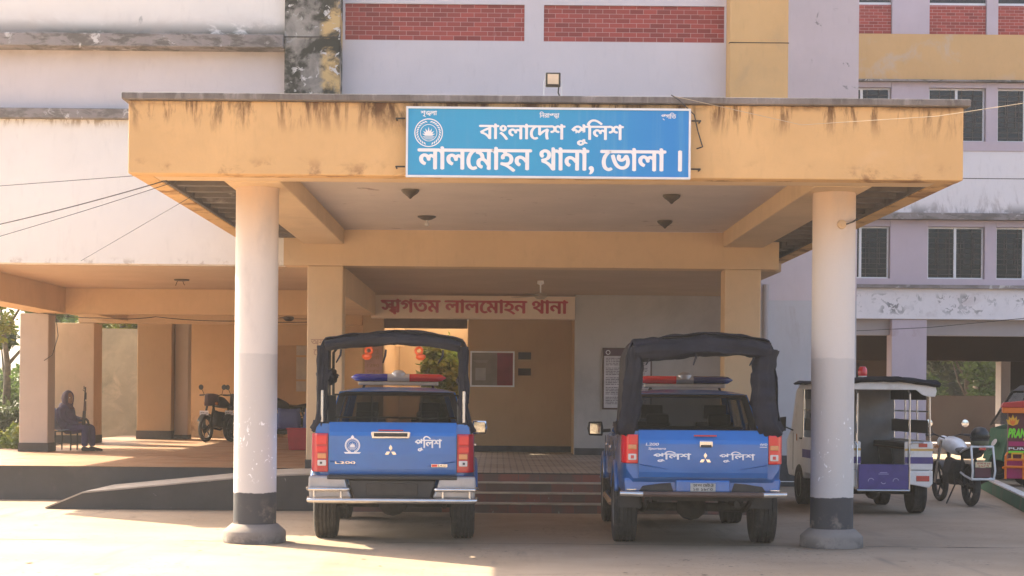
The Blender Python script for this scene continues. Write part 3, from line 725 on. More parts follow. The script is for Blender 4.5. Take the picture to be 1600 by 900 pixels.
def window(a, b, z0, z1, tag_k):
    f = MB(); fw = .035; y0 = WY + .12; y1 = WY + .17
    f.box(a, a + fw, y0, y1, z0, z1); f.box(b - fw, b, y0, y1, z0, z1); f.box(a + fw, b - fw, y0, y1, z0, z0 + fw); f.box(a + fw, b - fw, y0, y1, z1 - fw, z1); c = (a + b) / 2; f.box(c - .028, c + .028, y0 - .012, y1 - .005, z0 + fw, z1 - fw)
    o = f.build('window', m_alu, wg)
    wbox('pane', m_wglass, o, a + fw, b - fw, y0 + .02, y0 + .026, z0 + fw, z1 - fw)
    gm = MB(); z = z0 + .1
    while z < z1 - .05: gm.box(a + fw, b - fw, y0 + .004, y0 + .014, z, z + .013); z += .115
    for k in range(1, 5):
        x = a + (b - a) * k / 5; gm.box(x - .006, x + .006, y0 - .007, y0 + .003, z0 + fw, z1 - fw)
    for cx in (a + (b - a) * .25, a + (b - a) * .75): gm.box(cx - .12, cx - .105, y0 - .007, y0 + .0025, z0 + .3, z1 - .25); gm.box(cx + .105, cx + .12, y0 - .007, y0 + .0025, z0 + .3, z1 - .25)
    gm.build('grille', m_grille, o)
for a, b in wins:
    window(a + .004, b - .004, 4.24, 5.386, 0); window(a + .004, b - .004, 7.263, 8.441, 1)
    f = MB(); f.box(a, b, WY + .1, WY + .16, 10.272, 10.33); f.build('window_frame', m_alu, wg)
    o = wbox('pane', m_wglass, wg, a, b, WY + .12, WY + .13, 10.331, 10.617)
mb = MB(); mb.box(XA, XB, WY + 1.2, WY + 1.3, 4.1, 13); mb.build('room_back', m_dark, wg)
# stilts, lintels and the dark undercroft
for a, b in ((8.65, 9.42), (14.2, 14.97), (19.2, 20), (6.43, 7.6)): wbox('stilt', m_wing, wg, a, b, WY, WY + .5, .002, 3.35, bevel=.015)
for a, b in ((7.61, 8.64), (9.43, 14.19), (14.98, 19.19)): wbox('lintel', m_gray, wg, a, b, WY + .2, WY + .5, 3.0, 3.35)
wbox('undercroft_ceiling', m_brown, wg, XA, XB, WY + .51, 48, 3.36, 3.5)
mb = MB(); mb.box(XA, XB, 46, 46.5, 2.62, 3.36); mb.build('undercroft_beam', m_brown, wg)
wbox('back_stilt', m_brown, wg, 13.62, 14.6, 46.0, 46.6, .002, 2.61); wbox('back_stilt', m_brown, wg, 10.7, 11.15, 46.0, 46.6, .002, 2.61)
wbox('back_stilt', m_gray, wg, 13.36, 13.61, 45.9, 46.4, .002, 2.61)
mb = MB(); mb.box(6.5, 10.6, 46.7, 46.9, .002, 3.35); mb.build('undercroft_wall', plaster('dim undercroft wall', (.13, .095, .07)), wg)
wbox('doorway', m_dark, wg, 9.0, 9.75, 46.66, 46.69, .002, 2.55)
mb = MB(); mb.box(6.45, 20, 48.5, 48.7, 3.5, 13.4); mb.box(6.45, 20, 38.6, 48.4, 13.2, 13.39); mb.box(19.8, 20, 38.6, 48.4, 3.6, 13.2); mb.build('outer_wall', m_wing, wg)

# far yard walls
tag(MB().box(9, 34, 57, 57.3, 0.002, 1.72).build('yard_wall', m_brown), 'plain brown yard wall beyond the open stilts of the side wing', 'wall')
tag(MB().box(9, 34, 50.5, 52.5, 0.004, .3).build('raised_walk', plain('grey walk cement', (.25, .23, .22), .9)), None, None, kind='structure')
tag(MB().box(-11.5, -6, 46.5, 46.8, 0.002, 3.3).build('side_yard_wall', m_mossy), 'tall blotched grey yard wall behind the left verandah pillars', 'wall')
# green kerb and its bed
kb = wthing('kerb', (8, 27, 0), 'green painted kerb with a white top edging the raised bed at right', 'kerb')
ko = [(7.45, 24.4), (8.62, 30.8)]
def kerb_strip(p, q, w_, z0, z1, mat, name):
    d = Vector((q[0] - p[0], q[1] - p[1])).normalized(); nrm = Vector((d.y, -d.x)) * w_
    A = [(p[0], p[1]), (q[0], q[1]), (q[0] + nrm.x, q[1] + nrm.y), (p[0] + nrm.x, p[1] + nrm.y)]
    return MB().hexa([(x, y, z0) for x, y in A] + [(x, y, z1) for x, y in A]).build(name, mat, kb, bevel=.008)
kerb_strip((7.2, 23.1), (9.02, 33.0), .15, .002, .2, m_grn, 'kerb_face'); kerb_strip((7.2, 23.1), (9.02, 33.0), .15, .201, .228, plain('worn white kerb top', (.55, .52, .48), .8, var=.2), 'kerb_top')
MB().box(9.03, 20, 32.85, 33.0, .002, .2).build('kerb_end', m_grn, kb); MB().box(9.03, 20, 32.85, 33.0, .201, .228).build('kerb_top', m_alu, kb)
tag(MB().hexa([(7.36, 23.1, .003), (20, 23.1, .003), (20, 32.84, .003), (9.15, 32.84, .003), (7.36, 23.1, .17), (20, 23.1, .17), (20, 32.84, .17), (9.15, 32.84, .17)]).build('raised_bed_ground', plain('dusty bed soil', (.20, .165, .11), .95, var=.3, scale=4)), kind='structure')

# cables in the air
for i, (a, b, sg_) in enumerate((((-9.2, 24.0, 4.25), (-3.62, 17.5, 3.79), .0), ((-9.5, 22.5, 3.25), (-3.45, 17.9, 3.79), .12), ((-8.6, 24.2, 3.3), (-3.40, 18.1, 3.8), .03), ((-6.1, 25.2, 3.5), (-3.45, 19.4, 3.8), .0))):
    wire('overhead_cable', [a, b], (.004, .006, .004, .003)[i], m_wire, ('thin straight black cable running almost level across the white left wall', 'thick sagging black cable drooping left from the porch corner', 'thin grey cable crossing the thick sagging one on the white wall', 'faint thin cable slanting steeply down to the white wall foot')[i], 'cables at the left porch corner', sg_)
wire('overhead_cable', [(1.70, 17.25, 4.60), (3.0, 17.2, 4.31), (4.2, 16.6, 4.31), (6.0, 15.4, 4.45)], .003, plain('pale cord', (.50, .40, .28), .7), 'pale cord drooping across the right half of the ochre porch front', n=48)
wire('overhead_cable', [(7.6, 37.4, 3.05), (9.3, 37.3, 3.14), (12, 36.8, 3.42), (17, 36, 4.0)], .008, m_wire, 'thin dark cable rising to the right across the side wing stilts')
wire('verandah_cable', [(-8.3, 31.25, 3.02), (-7.2, 31.24, 2.93), (-6.2, 31.24, 2.96), (-4.6, 31.24, 2.90), (-2.9, 31.24, 2.92)], .008, m_wire, 'loose black cable strung along the left verandah beam', sag=.03)
wire('verandah_cable', [(-8.0, 31.2, 3.0), (-7.95, 31.2, 2.6), (-8.05, 31.2, 2.25), (-8.2, 31.2, 2.15)], .008, m_wire, 'black cable loop hanging beside the left verandah pillar', sag=0)
wire('sign_wire', [(1.70, 17.22, 4.60), (1.78, 17.22, 4.55), (1.93, 17.2, 4.40), (1.98, 17.3, 4.25), (2.03, 17.32, 4.10), (1.97, 17.32, 4.08)], .006, m_wire, 'tangled dark wire hanging past the right end of the blue sign', n=20)

# ================================================================== police pickups
def lerp(a, b, t): return tuple(a[i] + (b[i] - a[i]) * t for i in range(3))
def bil(c, u, v): return lerp(lerp(c[0], c[1], u), lerp(c[3], c[2], u), v)
def frame_panel(mb, c, us, vs):
    """quad panel c (bl, br, tr, tl) with openings: us / vs list the edges of the glazed cells"""
    for j in range(len(vs) - 1):
        for i in range(len(us) - 1):
            if i % 2 == 1 and j % 2 == 1: continue
            mb.poly([bil(c, us[i], vs[j]), bil(c, us[i + 1], vs[j]), bil(c, us[i + 1], vs[j + 1]), bil(c, us[i], vs[j + 1])])
def wheel(parent, x, y, r, wd, side, rimmat, sy=0.0, tyre_mat=None, hub=.62, z=None):
    z = r if z is None else z
    o = MB()
    n = 5; prof = [(r * hub, -wd * .42), (r * .86, -wd * .5), (r * .965, -wd * .46)]
    for k in range(n):
        a = -wd * .42 + wd * .84 * k / n; b = a + wd * .84 / n
        prof += [(r, a + .004), (r, b - .012), (r * .968, b - .010), (r * .968, b - .001)]
    prof += [(r * .965, wd * .46), (r * .86, wd * .5), (r * hub, wd * .42)]
    t = o.lathe([(q, h) for q, h in prof], (0, 0, 0), 0, 40).build('wheel', m_rubber, parent, smooth=True)
    t.location = (x, y, z)
    rm = MB(); s = side
    rm.lathe([(r * hub, -wd * .40), (r * hub * .95, -wd * .3), (r * hub * .95, s * wd * .28), (r * hub * 1.0, s * wd * .44)], (0, 0, 0), 0, 32, caps=False)
    rm.lathe([(.001, s * wd * .30), (r * .14, s * wd * .30), (r * .18, s * wd * .26), (r * .2, s * wd * .1)], (0, 0, 0), 0, 24, caps=False)
    for k in range(6):
        a = R(60 * k); c_, s_ = math.cos(a), math.sin(a); h = wd * .06
        p = []
        for (rr, hw) in ((r * .12, r * .06), (r * hub * .97, r * .085)):
            for q in (-1, 1): p.append((rr * c_ - q * hw * s_, rr * s_ + q * hw * c_))
        p = [p[0], p[1], p[3], p[2]]
        rm.prism(p, 0, s * wd * .24, s * wd * .30)
    rm.build('rim', rimmat, t, smooth=True)
    return t
def resample(pts, n):
    pts = [Vector(p) for p in pts]; L = [0]
    for a, b in zip(pts, pts[1:]): L.append(L[-1] + (b - a).length)
    out = []; j = 0
    for i in range(n):
        d = L[-1] * i / (n - 1)
        while j < len(L) - 2 and L[j + 1] < d: j += 1
        out.append(pts[j].lerp(pts[j + 1], (d - L[j]) / max(1e-9, L[j + 1] - L[j])))
    return out
def cloth(name, sect, ys, amp, mat, parent, seed=0, th=.014, n=56, freq=5.0):
    """a sheet hung over a section line (x, z), carried along y, with folds"""
    pts = resample([(x, 0, z) for x, z in sect], n); rows = []
    mb = MB(); V = []
    for j, y in enumerate(ys):
        r = []
        for i, p in enumerate(pts):
            q = Vector((p.x, y, p.z)); nz = Vector((q.x * freq + seed, q.y * freq * .7, q.z * freq * .55))
            a = amp * (.5 + .5 * math.sin(9 * i / n + j))
            d = Vector((mnoise.noise(nz), mnoise.noise(nz + Vector((31, 0, 0))) * .6, mnoise.noise(nz + Vector((0, 17, 0)))))
            r.append(mb.bm.verts.new(q + d * (amp * .6 + a)))
        V.append(r)
    for a, b in zip(V, V[1:]):
        for i in range(n - 1): mb._f([a[i], a[i + 1], b[i + 1], b[i]])
    return mb.build(name, mat, parent, smooth='all', solid=th)
def roll(name, pts, r, amp, mat, parent, seed=0, n=40, k=26):
    """a lumpy rolled-up bundle of canvas along a line"""
    P = resample(pts, n); mb = MB(); rings = []
    for i, p in enumerate(P):
        d = (P[min(i + 1, n - 1)] - P[max(0, i - 1)]).normalized(); a = d.cross(Vector((0, 1, 0))); 
        a = a.normalized() if a.length > .1 else Vector((1, 0, 0)); b = d.cross(a).normalized(); ring_ = []
        for q in range(k):
            t = 2 * math.pi * q / k; u = a * math.cos(t) + b * math.sin(t)
            rr = r * (1 + .05 * math.sin(i * .9 + seed)) + amp * (mnoise.noise(p * 1.9 + u * 3.4 + Vector((seed, 0, 0))) + .25 * mnoise.noise(p * 8 + u * 5))
            ring_.append(p + u * rr)
        rings.append(ring_)
    return mb.loft(rings).build(name, mat, parent, smooth='all')
def diamonds(parent, x, z, w_, y):
    """the three-diamond badge: three separate chrome rhombi round one point"""
    h = w_ * .5; e = MB()
    for a in (90, 210, 330):
        d = Vector((math.cos(R(a)), 0, math.sin(R(a)))); p = Vector((-d.z, 0, d.x)); c = Vector((x, 0, z))
        q = [c + d * .02 * w_, c + d * h * .62 + p * h * .34, c + d * h * 1.2, c + d * h * .62 - p * h * .34]
        A = [(v.x, v.z) for v in q]; e.prism(A, 1, y - .006, y)
    return e.build('badge', m_chrome, parent, bevel=.0015)

def make_pickup(loc, left, label):
    t = thing('police_pickup', loc, label, 'pickup truck', 'police pickups parked in the porch', R(1.9) if left else R(-1.2))
    # --- body shell
    def ring_(y, w_, zb, zt):
        h = [(w_ * .90, zb), (w_ * .985, zb + .10), (w_, zb + .25), (w_ * .995, zt - .22), (w_ * .965, zt - .03), (w_ * .93, zt)]
        return [(x, y, z) for x, z in h] + [(-x, y, z) for x, z in h[::-1]]
    zt = 1.28 if left else 1.235; hw = .872 if left else .845; tw = .83 if left else .80
    stn = [(.02, tw, .745, zt), (.10, tw + .015, .64, zt + .004), (.45, hw, .54, zt), (1.0, hw + .008, .5, zt), (1.545, hw + .008, .46, zt), (1.62, hw + .008, .46, 1.165), (2.6, hw + .01, .43, 1.15), (3.5, hw + .01, .43, 1.14), (4.0, hw + .008, .43, 1.13), (4.55, hw, .43, 1.09), (4.92, hw - .05, .42, 1.02), (5.10, hw - .16, .45, .92)]
    body = MB().loft([ring_(*q) for q in stn]).build('body', [m_blue, m_under], t)
    cut(body, [MB().box(-.74, .74, .13, 1.48, .73, 1.6)] + [MB().lathe([(.46, .57 * s), (.46, 1.2 * s)], (0, yy, .40), 0, 40) for s in (-1, 1) for yy in (1.1, 4.1)])
    for p in body.data.polygons: p.use_smooth = True
    try: body.data.set_sharp_from_angle(angle=R(32))
    except Exception: pass
    for s in (-1, 1):
        for yy in (1.1, 4.1):
            a0 = []; fm = MB()
            for k in range(15):
                a = R(22 + 136 * k / 14); a0.append((s * (hw + .012), yy + .475 * math.cos(a), .40 + .475 * math.sin(a)))
            fm.tube(a0, .028, 8); fm.build('wheel_arch', m_blue, t, smooth='all')
    # --- cab
    rb = [(-.79, 1.60, 1.15), (.79, 1.60, 1.15), (.655, 1.76, 1.615), (-.655, 1.76, 1.615)]
    fr = [(.77, 4.02, 1.12), (-.77, 4.02, 1.12), (-.60, 3.22, 1.63), (.60, 3.22, 1.63)]
    sidep = {}
    for s in (-1, 1): sidep[s] = [(s * .79, 1.60, 1.15), (s * .77, 4.02, 1.12), (s * .60, 3.22, 1.63), (s * .655, 1.76, 1.615)]
    cabm = MB()
    cabm.mi = 1; frame_panel(cabm, rb, [0, .05, .95, 1], [0, .03, .95, 1]); cabm.mi = 0; frame_panel(cabm, fr, [0, .06, .94, 1], [0, .05, .93, 1])
    for s in (-1, 1): frame_panel(cabm, sidep[s], [0, .10, .46, .51, .93, 1], [0, .05, .88, 1])
    N = 10; V = []
    for j in range(N + 1):
        r = []
        for i in range(N + 1):
            u, v = i / N, j / N; x = (2 * u - 1) * (.655 + (.60 - .655) * v); y = 1.76 + 1.46 * v
            z = 1.615 + .015 * v + .045 * (1 - (2 * u - 1) ** 4) * (1 - (2 * v - 1) ** 6) ** .5
            r.append(cabm.bm.verts.new((x, y, z)))
        V.append(r)
    for a, b in zip(V, V[1:]):
        for i in range(N): cabm._f([a[i], a[i + 1], b[i + 1], b[i]])
    bmesh.ops.remove_doubles(cabm.bm, verts=cabm.bm.verts, dist=.0008)
    cab = cabm.build('cab', [m_blue, m_black], t, solid=.03, smooth=True)
    def pane(name, c, u0, u1, v0, v1, off):
        q = [Vector(bil(c, u, v)) + Vector(off) for u, v in ((u0, v0), (u1, v0), (u1, v1), (u0, v1))]
        return MB().poly(q).build(name, m_glass, cab)
    pane('rear_window', rb, .03, .97, .02, .97, (0, .008, 0)); pane('windscreen', fr, .05, .95, .04, .94, (0, -.008, 0))
    for s in (-1, 1):
        pane('side_window', sidep[s], .09, .47, .04, .89, (-s * .006, 0, 0)); pane('side_window', sidep[s], .50, .94, .04, .89, (-s * .006, 0, 0))
    for xx in (-.37, .37):
        sm = MB(); sm.hexa([(xx - .25, 2.62, .62), (xx + .25, 2.62, .62), (xx + .25, 2.78, .62), (xx - .25, 2.78, .62), (xx - .22, 2.42, 1.3), (xx + .22, 2.42, 1.3), (xx + .22, 2.54, 1.3), (xx - .22, 2.54, 1.3)])
        sm.box(xx - .13, xx + .13, 2.40, 2.50, 1.34, 1.50); sm.box(xx - .05, xx - .03, 2.44, 2.46, 1.29, 1.345); sm.box(xx + .03, xx + .05, 2.44, 2.46, 1.29, 1.345)
        sm.build('seat', m_seat, cab, bevel=.03)
    sm = MB(); sm.box(-.62, .62, 1.70, 1.85, .7, 1.26); sm.box(-.48, -.22, 1.72, 1.8, 1.27, 1.40); sm.box(.22, .48, 1.72, 1.8, 1.27, 1.40); sm.build('rear_seat', m_seat, cab, bevel=.03)
    MB().box(-.66, .66, 3.55, 3.9, .9, 1.12).build('dashboard', m_black, cab, bevel=.04)
    MB().tube([(.35 + .17 * math.cos(R(a)), 3.42 - .06 * math.sin(R(a)), 1.08 + .16 * math.sin(R(a))) for a in range(0, 361, 20)], .014, 6).build('steering_wheel', m_black, cab, smooth='all')
    dm = MB()
    for s in (-1, 1):
        for yy in (2.72, 3.86, 1.68): dm.box(s * (hw + .0005) - .003, s * (hw + .0125) + .0015, yy - .004, yy + .004, .56, 1.10)
    dm.build('door_gap', m_black, t)
    for s in (-1, 1):
        for yy in (1.95, 2.95): MB().box(s * (hw + .03) - .014, s * (hw + .03) + .014, yy, yy + .2, 1.0, 1.03).build('door_handle', m_chrome, t, bevel=.008)
        mm = MB(); mm.tube([(s * .80, 3.62, 1.17), (s * .93, 3.60, 1.16)], .022, 8)
        mo = MB(); mo.loft([[(s * (.99 + dx), 3.58 + dy, 1.19 + dz) for dx, dz in ((-.09, -.09), (.08, -.085), (.10, 0), (.085, .085), (-.085, .09), (-.1, 0))] for dy in (-.05, .03)] + [[(s * (.99 + dx * .6), 3.66, 1.19 + dz * .6) for dx, dz in ((-.09, -.09), (.08, -.085), (.10, 0), (.085, .085), (-.085, .09), (-.1, 0))]])
        r_ = mo.build('mirror', m_chrome if left else m_black, t, bevel=.012, smooth=True)
        MB().box(s * .99 - .07, s * .99 + .07, 3.522, 3.529, 1.125, 1.255).build('mirror_glass', plain('mirror glass', (.5, .5, .45), .05, 1.0, var=.4, scale=30), r_, bevel=.01)
        mm.build('mirror_arm', m_black, r_, smooth=True)
    # front: grille, headlights, bumper
    for s in (-1, 1): MB().hexa([(s * .42, 5.09, .80), (s * .78, 4.93, .80), (s * .80, 4.86, .80), (s * .4, 5.0, .80), (s * .42, 5.085, .92), (s * .77, 4.93, .95), (s * .79, 4.86, .95), (s * .4, 5.0, .92)]).build('headlight', m_clear, t, bevel=.015)
    MB().box(-.40, .40, 5.05, 5.125, .66, .90).build('grille', m_black, t, bevel=.02)
    MB().loft([[(x * k, y, z) for x, z in ((-.84, .36), (.84, .36), (.86, .6), (-.86, .6))] for y, k in ((4.72, 1.03), (5.0, .98), (5.14, .8))]).build('front_bumper', m_blue, t, bevel=.03)
    # --- underbody
    um = MB(); um.tube([(-.7, 1.1, .385), (.7, 1.1, .385)], .048, 12); um.ball((-.02, 1.08, .39), (.17, .17, .15)); um.tube([(-.02, 1.1, .42), (-.02, 2.6, .5)], .04, 10)
    um.build('rear_axle', m_under, t, smooth=True)
    um = MB()
    for s in (-1, 1): um.box(s * .48 - .04, s * .48 + .04, .25, 4.8, .52, .66); um.tube([(s * .55, .35, .52), (s * .55, .75, .40), (s * .55, 1.1, .345), (s * .55, 1.5, .40), (s * .55, 1.9, .50)], .028, 6); um.tube([(s * .42, 1.16, .40), (s * .4, 1.0, .72)], .03, 8)
    um.box(-.5, .5, .26, .34, .5, .62); um.box(-.5, .5, 1.9, 2.0, .5, .6); um.box(-.70, .70, .2, 4.6, .655, .70)
    um.tube([(.38, .22, .47), (.38, .6, .46), (.36, 1.0, .56), (.3, 2.4, .46)], .033, 10)
    um.lathe([(.30, .50), (.34, .53), (.34, .62), (.30, .65)], (-.05, .62, 0), 2, 28)
    um.build('chassis', m_under, t)
    for s in (-1, 1): MB().box(s * .70 - .14, s * .70 + .10, .64, .655, .40, .62).build('mud_flap', m_black, t)
    for s in (-1, 1):
        MB().tube([(s * (hw - .02), 1.75, .40), (s * (hw + .02), 1.9, .38), (s * (hw + .02), 3.45, .38), (s * (hw - .02), 3.6, .40)], .035, 8).build('side_step', m_steel, t, smooth=True)
        for yy in (1.1, 4.1): wheel(t, s * .755, yy, .385, .255, s, m_bumper)
    # --- tailgate
    zb = .75; zh = 1.30 if left else 1.25
    prof_ = [(.016, zb), (-.018, zb + .004), (-.030, zb + .06), (-.042, zb + .22), (-.045, zh - .145), (-.036, zh - .105), (.004, zh - .02), (.016, zh - .002), (.05, zh), (.05, zh - .03), (.016, zh - .03)]
    gx = .668
    tg = MB().prism(prof_, 0, -gx, gx).build('tailgate', m_blue, t, bevel=.004)
    fy = -.0465
    for s in (-1, 1):
        MB().hexa([(s * .36, -.030, zb + .085), (s * .655, -.032, zb + .13), (s * .655, -.028, zb + .11), (s * .36, -.028, zb + .08), (s * .38, -.040, zb + .095), (s * .65, -.048, zb + .145), (s * .65, -.03, zb + .15), (s * .38, -.03, zb + .10)]).build('crease', m_blue, tg, bevel=.006)
    if left:
        MB().loft([[(x, y, z) for x, z in ((-.23, 1.195), (-.215, 1.13), (.175, 1.13), (.19, 1.195), (.17, 1.205), (-.21, 1.205))] for y in (fy + .01, fy - .02, fy - .028)]).build('handle', m_chrome, tg, bevel=.008)
        MB().box(-.195, .155, fy - .0295, fy - .0285, 1.15, 1.188).build('handle_recess', m_black, tg)
        MB().box(-.15, .11, fy + .0, fy + .012, 1.21, 1.222).build('brake_light', m_redd, tg)
        diamonds(tg, -.02, .995, .12, fy)
        mb = MB(); crest(mb, -.42, 1.055, fy - .001, .082, False, True)
        ring(mb, -.42, 1.055, fy - .0012, .071, .080, 32); leafpoly(mb, -.42, 1.115, fy - .0025, R(90), .05, .02)
        mb.poly([(-.51, fy - .003, .985), (-.33, fy - .003, .985), (-.345, fy - .003, .968), (-.495, fy - .003, .968)]); mb.build('crest', m_lightw, tg)
        lettering('lettering', 'পুিলশ', m_lightw, tg, .236, .51, 1.035, 1.118, fy - .001, .004)
        lettering('lettering', 'L200', m_chrome, tg, -.60, -.39, .862, .886, fy + .003, .0015, ref='L')
        mb = MB(); mb.box(.405, .575, fy - .001, fy + .004, .832, .866); bg_ = mb.build('model_badge', m_chrome, tg, bevel=.003)
        MB().box(.41, .47, fy - .0025, fy - .0012, .837, .861).build('badge_red', m_red, bg_)
        lettering('lettering', 'DI-D', m_black, bg_, .478, .565, .839, .859, fy - .002, .001, ref='D')
    else:
        MB().box(-.045, .095, fy - .03, fy + .01, 1.07, 1.145).build('handle', m_chrome, tg, bevel=.014)
        MB().box(-.03, .08, fy - .033, fy - .0305, 1.075, 1.10).build('handle_recess', m_black, tg)
        MB().box(-.10, .135, fy + .002, fy + .014, 1.185, 1.20).build('brake_light', m_redd, tg)
        diamonds(tg, .02, .952, .115, fy)
        lettering('lettering', 'পুিলশ', m_lightw, tg, -.515, -.13, .945, 1.003, fy - .001, .004)
        lettering('lettering', ['প', 'ু', 'িল', 'শ'], m_lightw, tg, .165, .53, .945, 1.003, fy - .001, .0025)
        lettering('lettering', 'L200', m_lightw, tg, -.595, -.465, 1.087, 1.115, fy - .001, .001, ref='L', slant=.2)
        lettering('lettering', 'Sportero', m_lightw, tg, -.57, -.39, 1.045, 1.07, fy - .001, .001, ref='S', slant=.25)
        lettering('lettering', '4WD', m_lightw, tg, .58, .655, 1.095, 1.118, fy - .001, .001, ref='4')
        MB().box(.58, .655, fy - .001, fy + .002, 1.077, 1.083).build('badge_line', m_lightw, tg)
    # --- tail lights
    for s in (-1, 1):
        def lt(name, mat, par, x0, x1, z0, z1, y0, y1, bv=.008):
            return MB().box(min(s * x0, s * x1), max(s * x0, s * x1), y0, y1, z0, z1).build(name, mat, par, bevel=bv)
        if left:
            l = MB().loft([[(s * x, y, z) for x, y in ((.675, .10), (.675, -.032), (.79, -.028), (.845, .03), (.862, .16), (.86, .2))] for z in (.775, .80, 1.15, 1.18)]).build('tail_light', m_redd, t, bevel=.01, smooth=True)
            lt('lens', m_red, l, .69, .80, 1.065, 1.16, -.042, -.02); lt('lens', m_red, l, .69, .80, .985, 1.045, -.038, -.02)
            lt('lens', m_amber, l, .695, .785, .915, .97, -.042, -.02); lt('lens', m_clear, l, .695, .785, .84, .90, -.042, -.02)
            lt('bulb', m_black, l, .735, .76, .858, .882, -.046, -.03, .003)
        else:
            l = MB().loft([[(s * x, y, z) for x, y in ((.673, .10), (.673, -.026), (.765, -.02), (.815, .03), (.842, .2), (.84, .24))] for z in (.90, .92, 1.18, 1.20)]).build('tail_light', m_red, t, bevel=.01, smooth=True)
            lt('lens', m_amber, l, .69, .775, 1.045, 1.095, -.034, -.015); lt('lens', m_clear, l, .69, .775, .935, 1.0, -.034, -.015)
            lt('lens_core', m_redd, l, .715, .75, .95, .985, -.037, -.02, .004); lt('lens_core', m_amber, l, .72, .75, 1.055, 1.085, -.037, -.02, .004)
    # --- rear bumper
    if left:
        for s in (-1, 1):
            MB().loft([[(s * x, y, z) for x, z in ((.42, .51), (.86, .50), (.875, .62), (.87, .735), (.50, .735), (.47, .62))] for y in (-.10, .06)]).build('bumper_corner', m_bumper, t, bevel=.02)
            MB().tube([(s * .89, .05, .60), (s * .86, -.15, .60), (s * .47, -.165, .60), (s * .46, -.15, .60)], .022, 12).build('bumper_tube', m_steel, t, smooth=True)
            for xx in (.81, .53): MB().tube([(s * xx, -.155, .49), (s * xx, -.155, .60)], .014, 8).build('bumper_post', m_steel, t, smooth=True)
        MB().box(-.68, .68, -.11, .05, .70, .742).build('bumper_step', m_black, t, bevel=.01)
        MB().loft([[(x, y, z) for x, z in ((-.40, .50), (.40, .50), (.46, .70), (-.46, .70))] for y in (-.07, .05)]).build('plate_recess', m_black, t, bevel=.015)
        MB().box(-.27, .27, -.078, -.0705, .53, .66).build('plate_holder', m_iron, t, bevel=.01)
        MB().tube([(-.88, .1, .49), (-.86, -.15, .485), (-.80, -.175, .485), (.80, -.175, .485), (.86, -.15, .485), (.88, .1, .49)], .027, 12).build('bumper_tube', m_steel, t, smooth=True)
    else:
        MB().loft([[(x, y, z) for x, z in ((-.80, .60), (.80, .60), (.815, .745), (-.815, .745))] for y in (.05, .2)]).build('valance', m_blue, t, bevel=.02)
        MB().box(-.28, .28, -.02, .049, .60, .735).build('plate_panel', m_blue, t, bevel=.02)
        for s in (-1, 1): MB().loft([[(s * x, y, z) for x, z in ((.30, .61), (.66, .61), (.62, .665), (.45, .69), (.33, .70))] for y in (.03, .049)]).build('step_recess', m_black, t, bevel=.006)
        pl = MB().box(-.13, .13, -.032, -.022, .615, .70).build('number_plate', plain('old plate paint', (.42, .41, .38), .5, var=.2), t, bevel=.004)
        lettering('lettering', ['ঢাকা', ' ', 'েমট', '-', 'ঠ'], m_black, pl, -.10, .11, .665, .69, -.0335, .0012)
        lettering('lettering', '১৪-১৮৫৩', m_black, pl, -.10, .10, .625, .652, -.0335, .0012, ref='১')
        MB().tube([(-.62, -.06, .585), (.62, -.06, .585)], .028, 12).build('bumper_bar', plain('rusty painted bar', (.10, .06, .045), .6, var=.3), t, smooth=True)
        for s in (-1, 1):
            MB().tube([(s * .621, -.06, .585), (s * .86, -.06, .59)], .029, 12).build('bumper_bar_end', m_steel, t, smooth=True)
            MB().tube([(s * .60, -.05, .59), (s * .60, .1, .60)], .02, 8).build('bumper_bracket', m_under, t)
            MB().box(s * .74 - .05, s * .74 + .05, -.06, .06, .625, .64).build('bumper_step', m_steel, t, bevel=.004)
    # --- light bar
    lb = MB().box(-.47, .47, 2.20, 2.34, 1.70, 1.742).build('light_bar', m_bumper, t, bevel=.01)
    def dome(name, mat, x0, x1, taper):
        r = []
        for k in range(9):
            f = k / 8; x = x0 + (x1 - x0) * f
            e = 1.0 if not taper else (min(1, (1 - ((f - .72) / .28) ** 2) ** .5 * .9 + .1) if f > .72 else 1)
            r.append([(x, 2.27 + .075 * e * math.cos(a), 1.79 + .048 * e * math.sin(a)) for a in [2 * math.pi * q / 14 for q in range(14)]])
        return MB().loft(r).build(name, mat, lb, smooth=True)
    if left: dome('lens', m_bluel, -.13, -.56, True); dome('lens', m_red, .13, .56, True)
    else: dome('lens', m_red, -.10, -.56, True); dome('lens', m_navyl, .10, .56, True)
    dome('speaker', m_clear if left else m_bumper, -.128 if left else -.098, .128 if left else .098, False)
    MB().lathe([(.085, 1.80), (.08, 1.845), (.05, 1.875), (.01, 1.882)], (0, 2.27, 0), 2, 20).build('dome', m_clear if left else m_bumper, lb, smooth=True)
    for s in (-1, 1): MB().tube([(s * .40, 2.27, 1.70), (s * .42, 2.24, 1.655)], .014, 6).build('light_bar_foot', m_black, lb)
    # --- canopy frame and tarpaulin
    zk = zt
    fmb = MB(); xl = .72
    for yy in (.10, .78, 1.48):
        fmb.tube([(-xl, yy, zk - .05), (-xl, yy, 2.06), (-.64, yy, 2.16), (0, yy, 2.22), (.64, yy, 2.16), (xl, yy, 2.06), (xl, yy, zk - .05)], .016, 8)
    for x_, z_ in ((-.64, 2.16), (0, 2.22), (.64, 2.16), (-xl, 1.8), (xl, 1.8)): fmb.tube([(x_, .1, z_), (x_, 1.48, z_)], .014, 6)
    fmb.build('canopy_frame', m_iron, t)
    ysn = [.03 + 1.50 * k / 22 for k in range(23)]
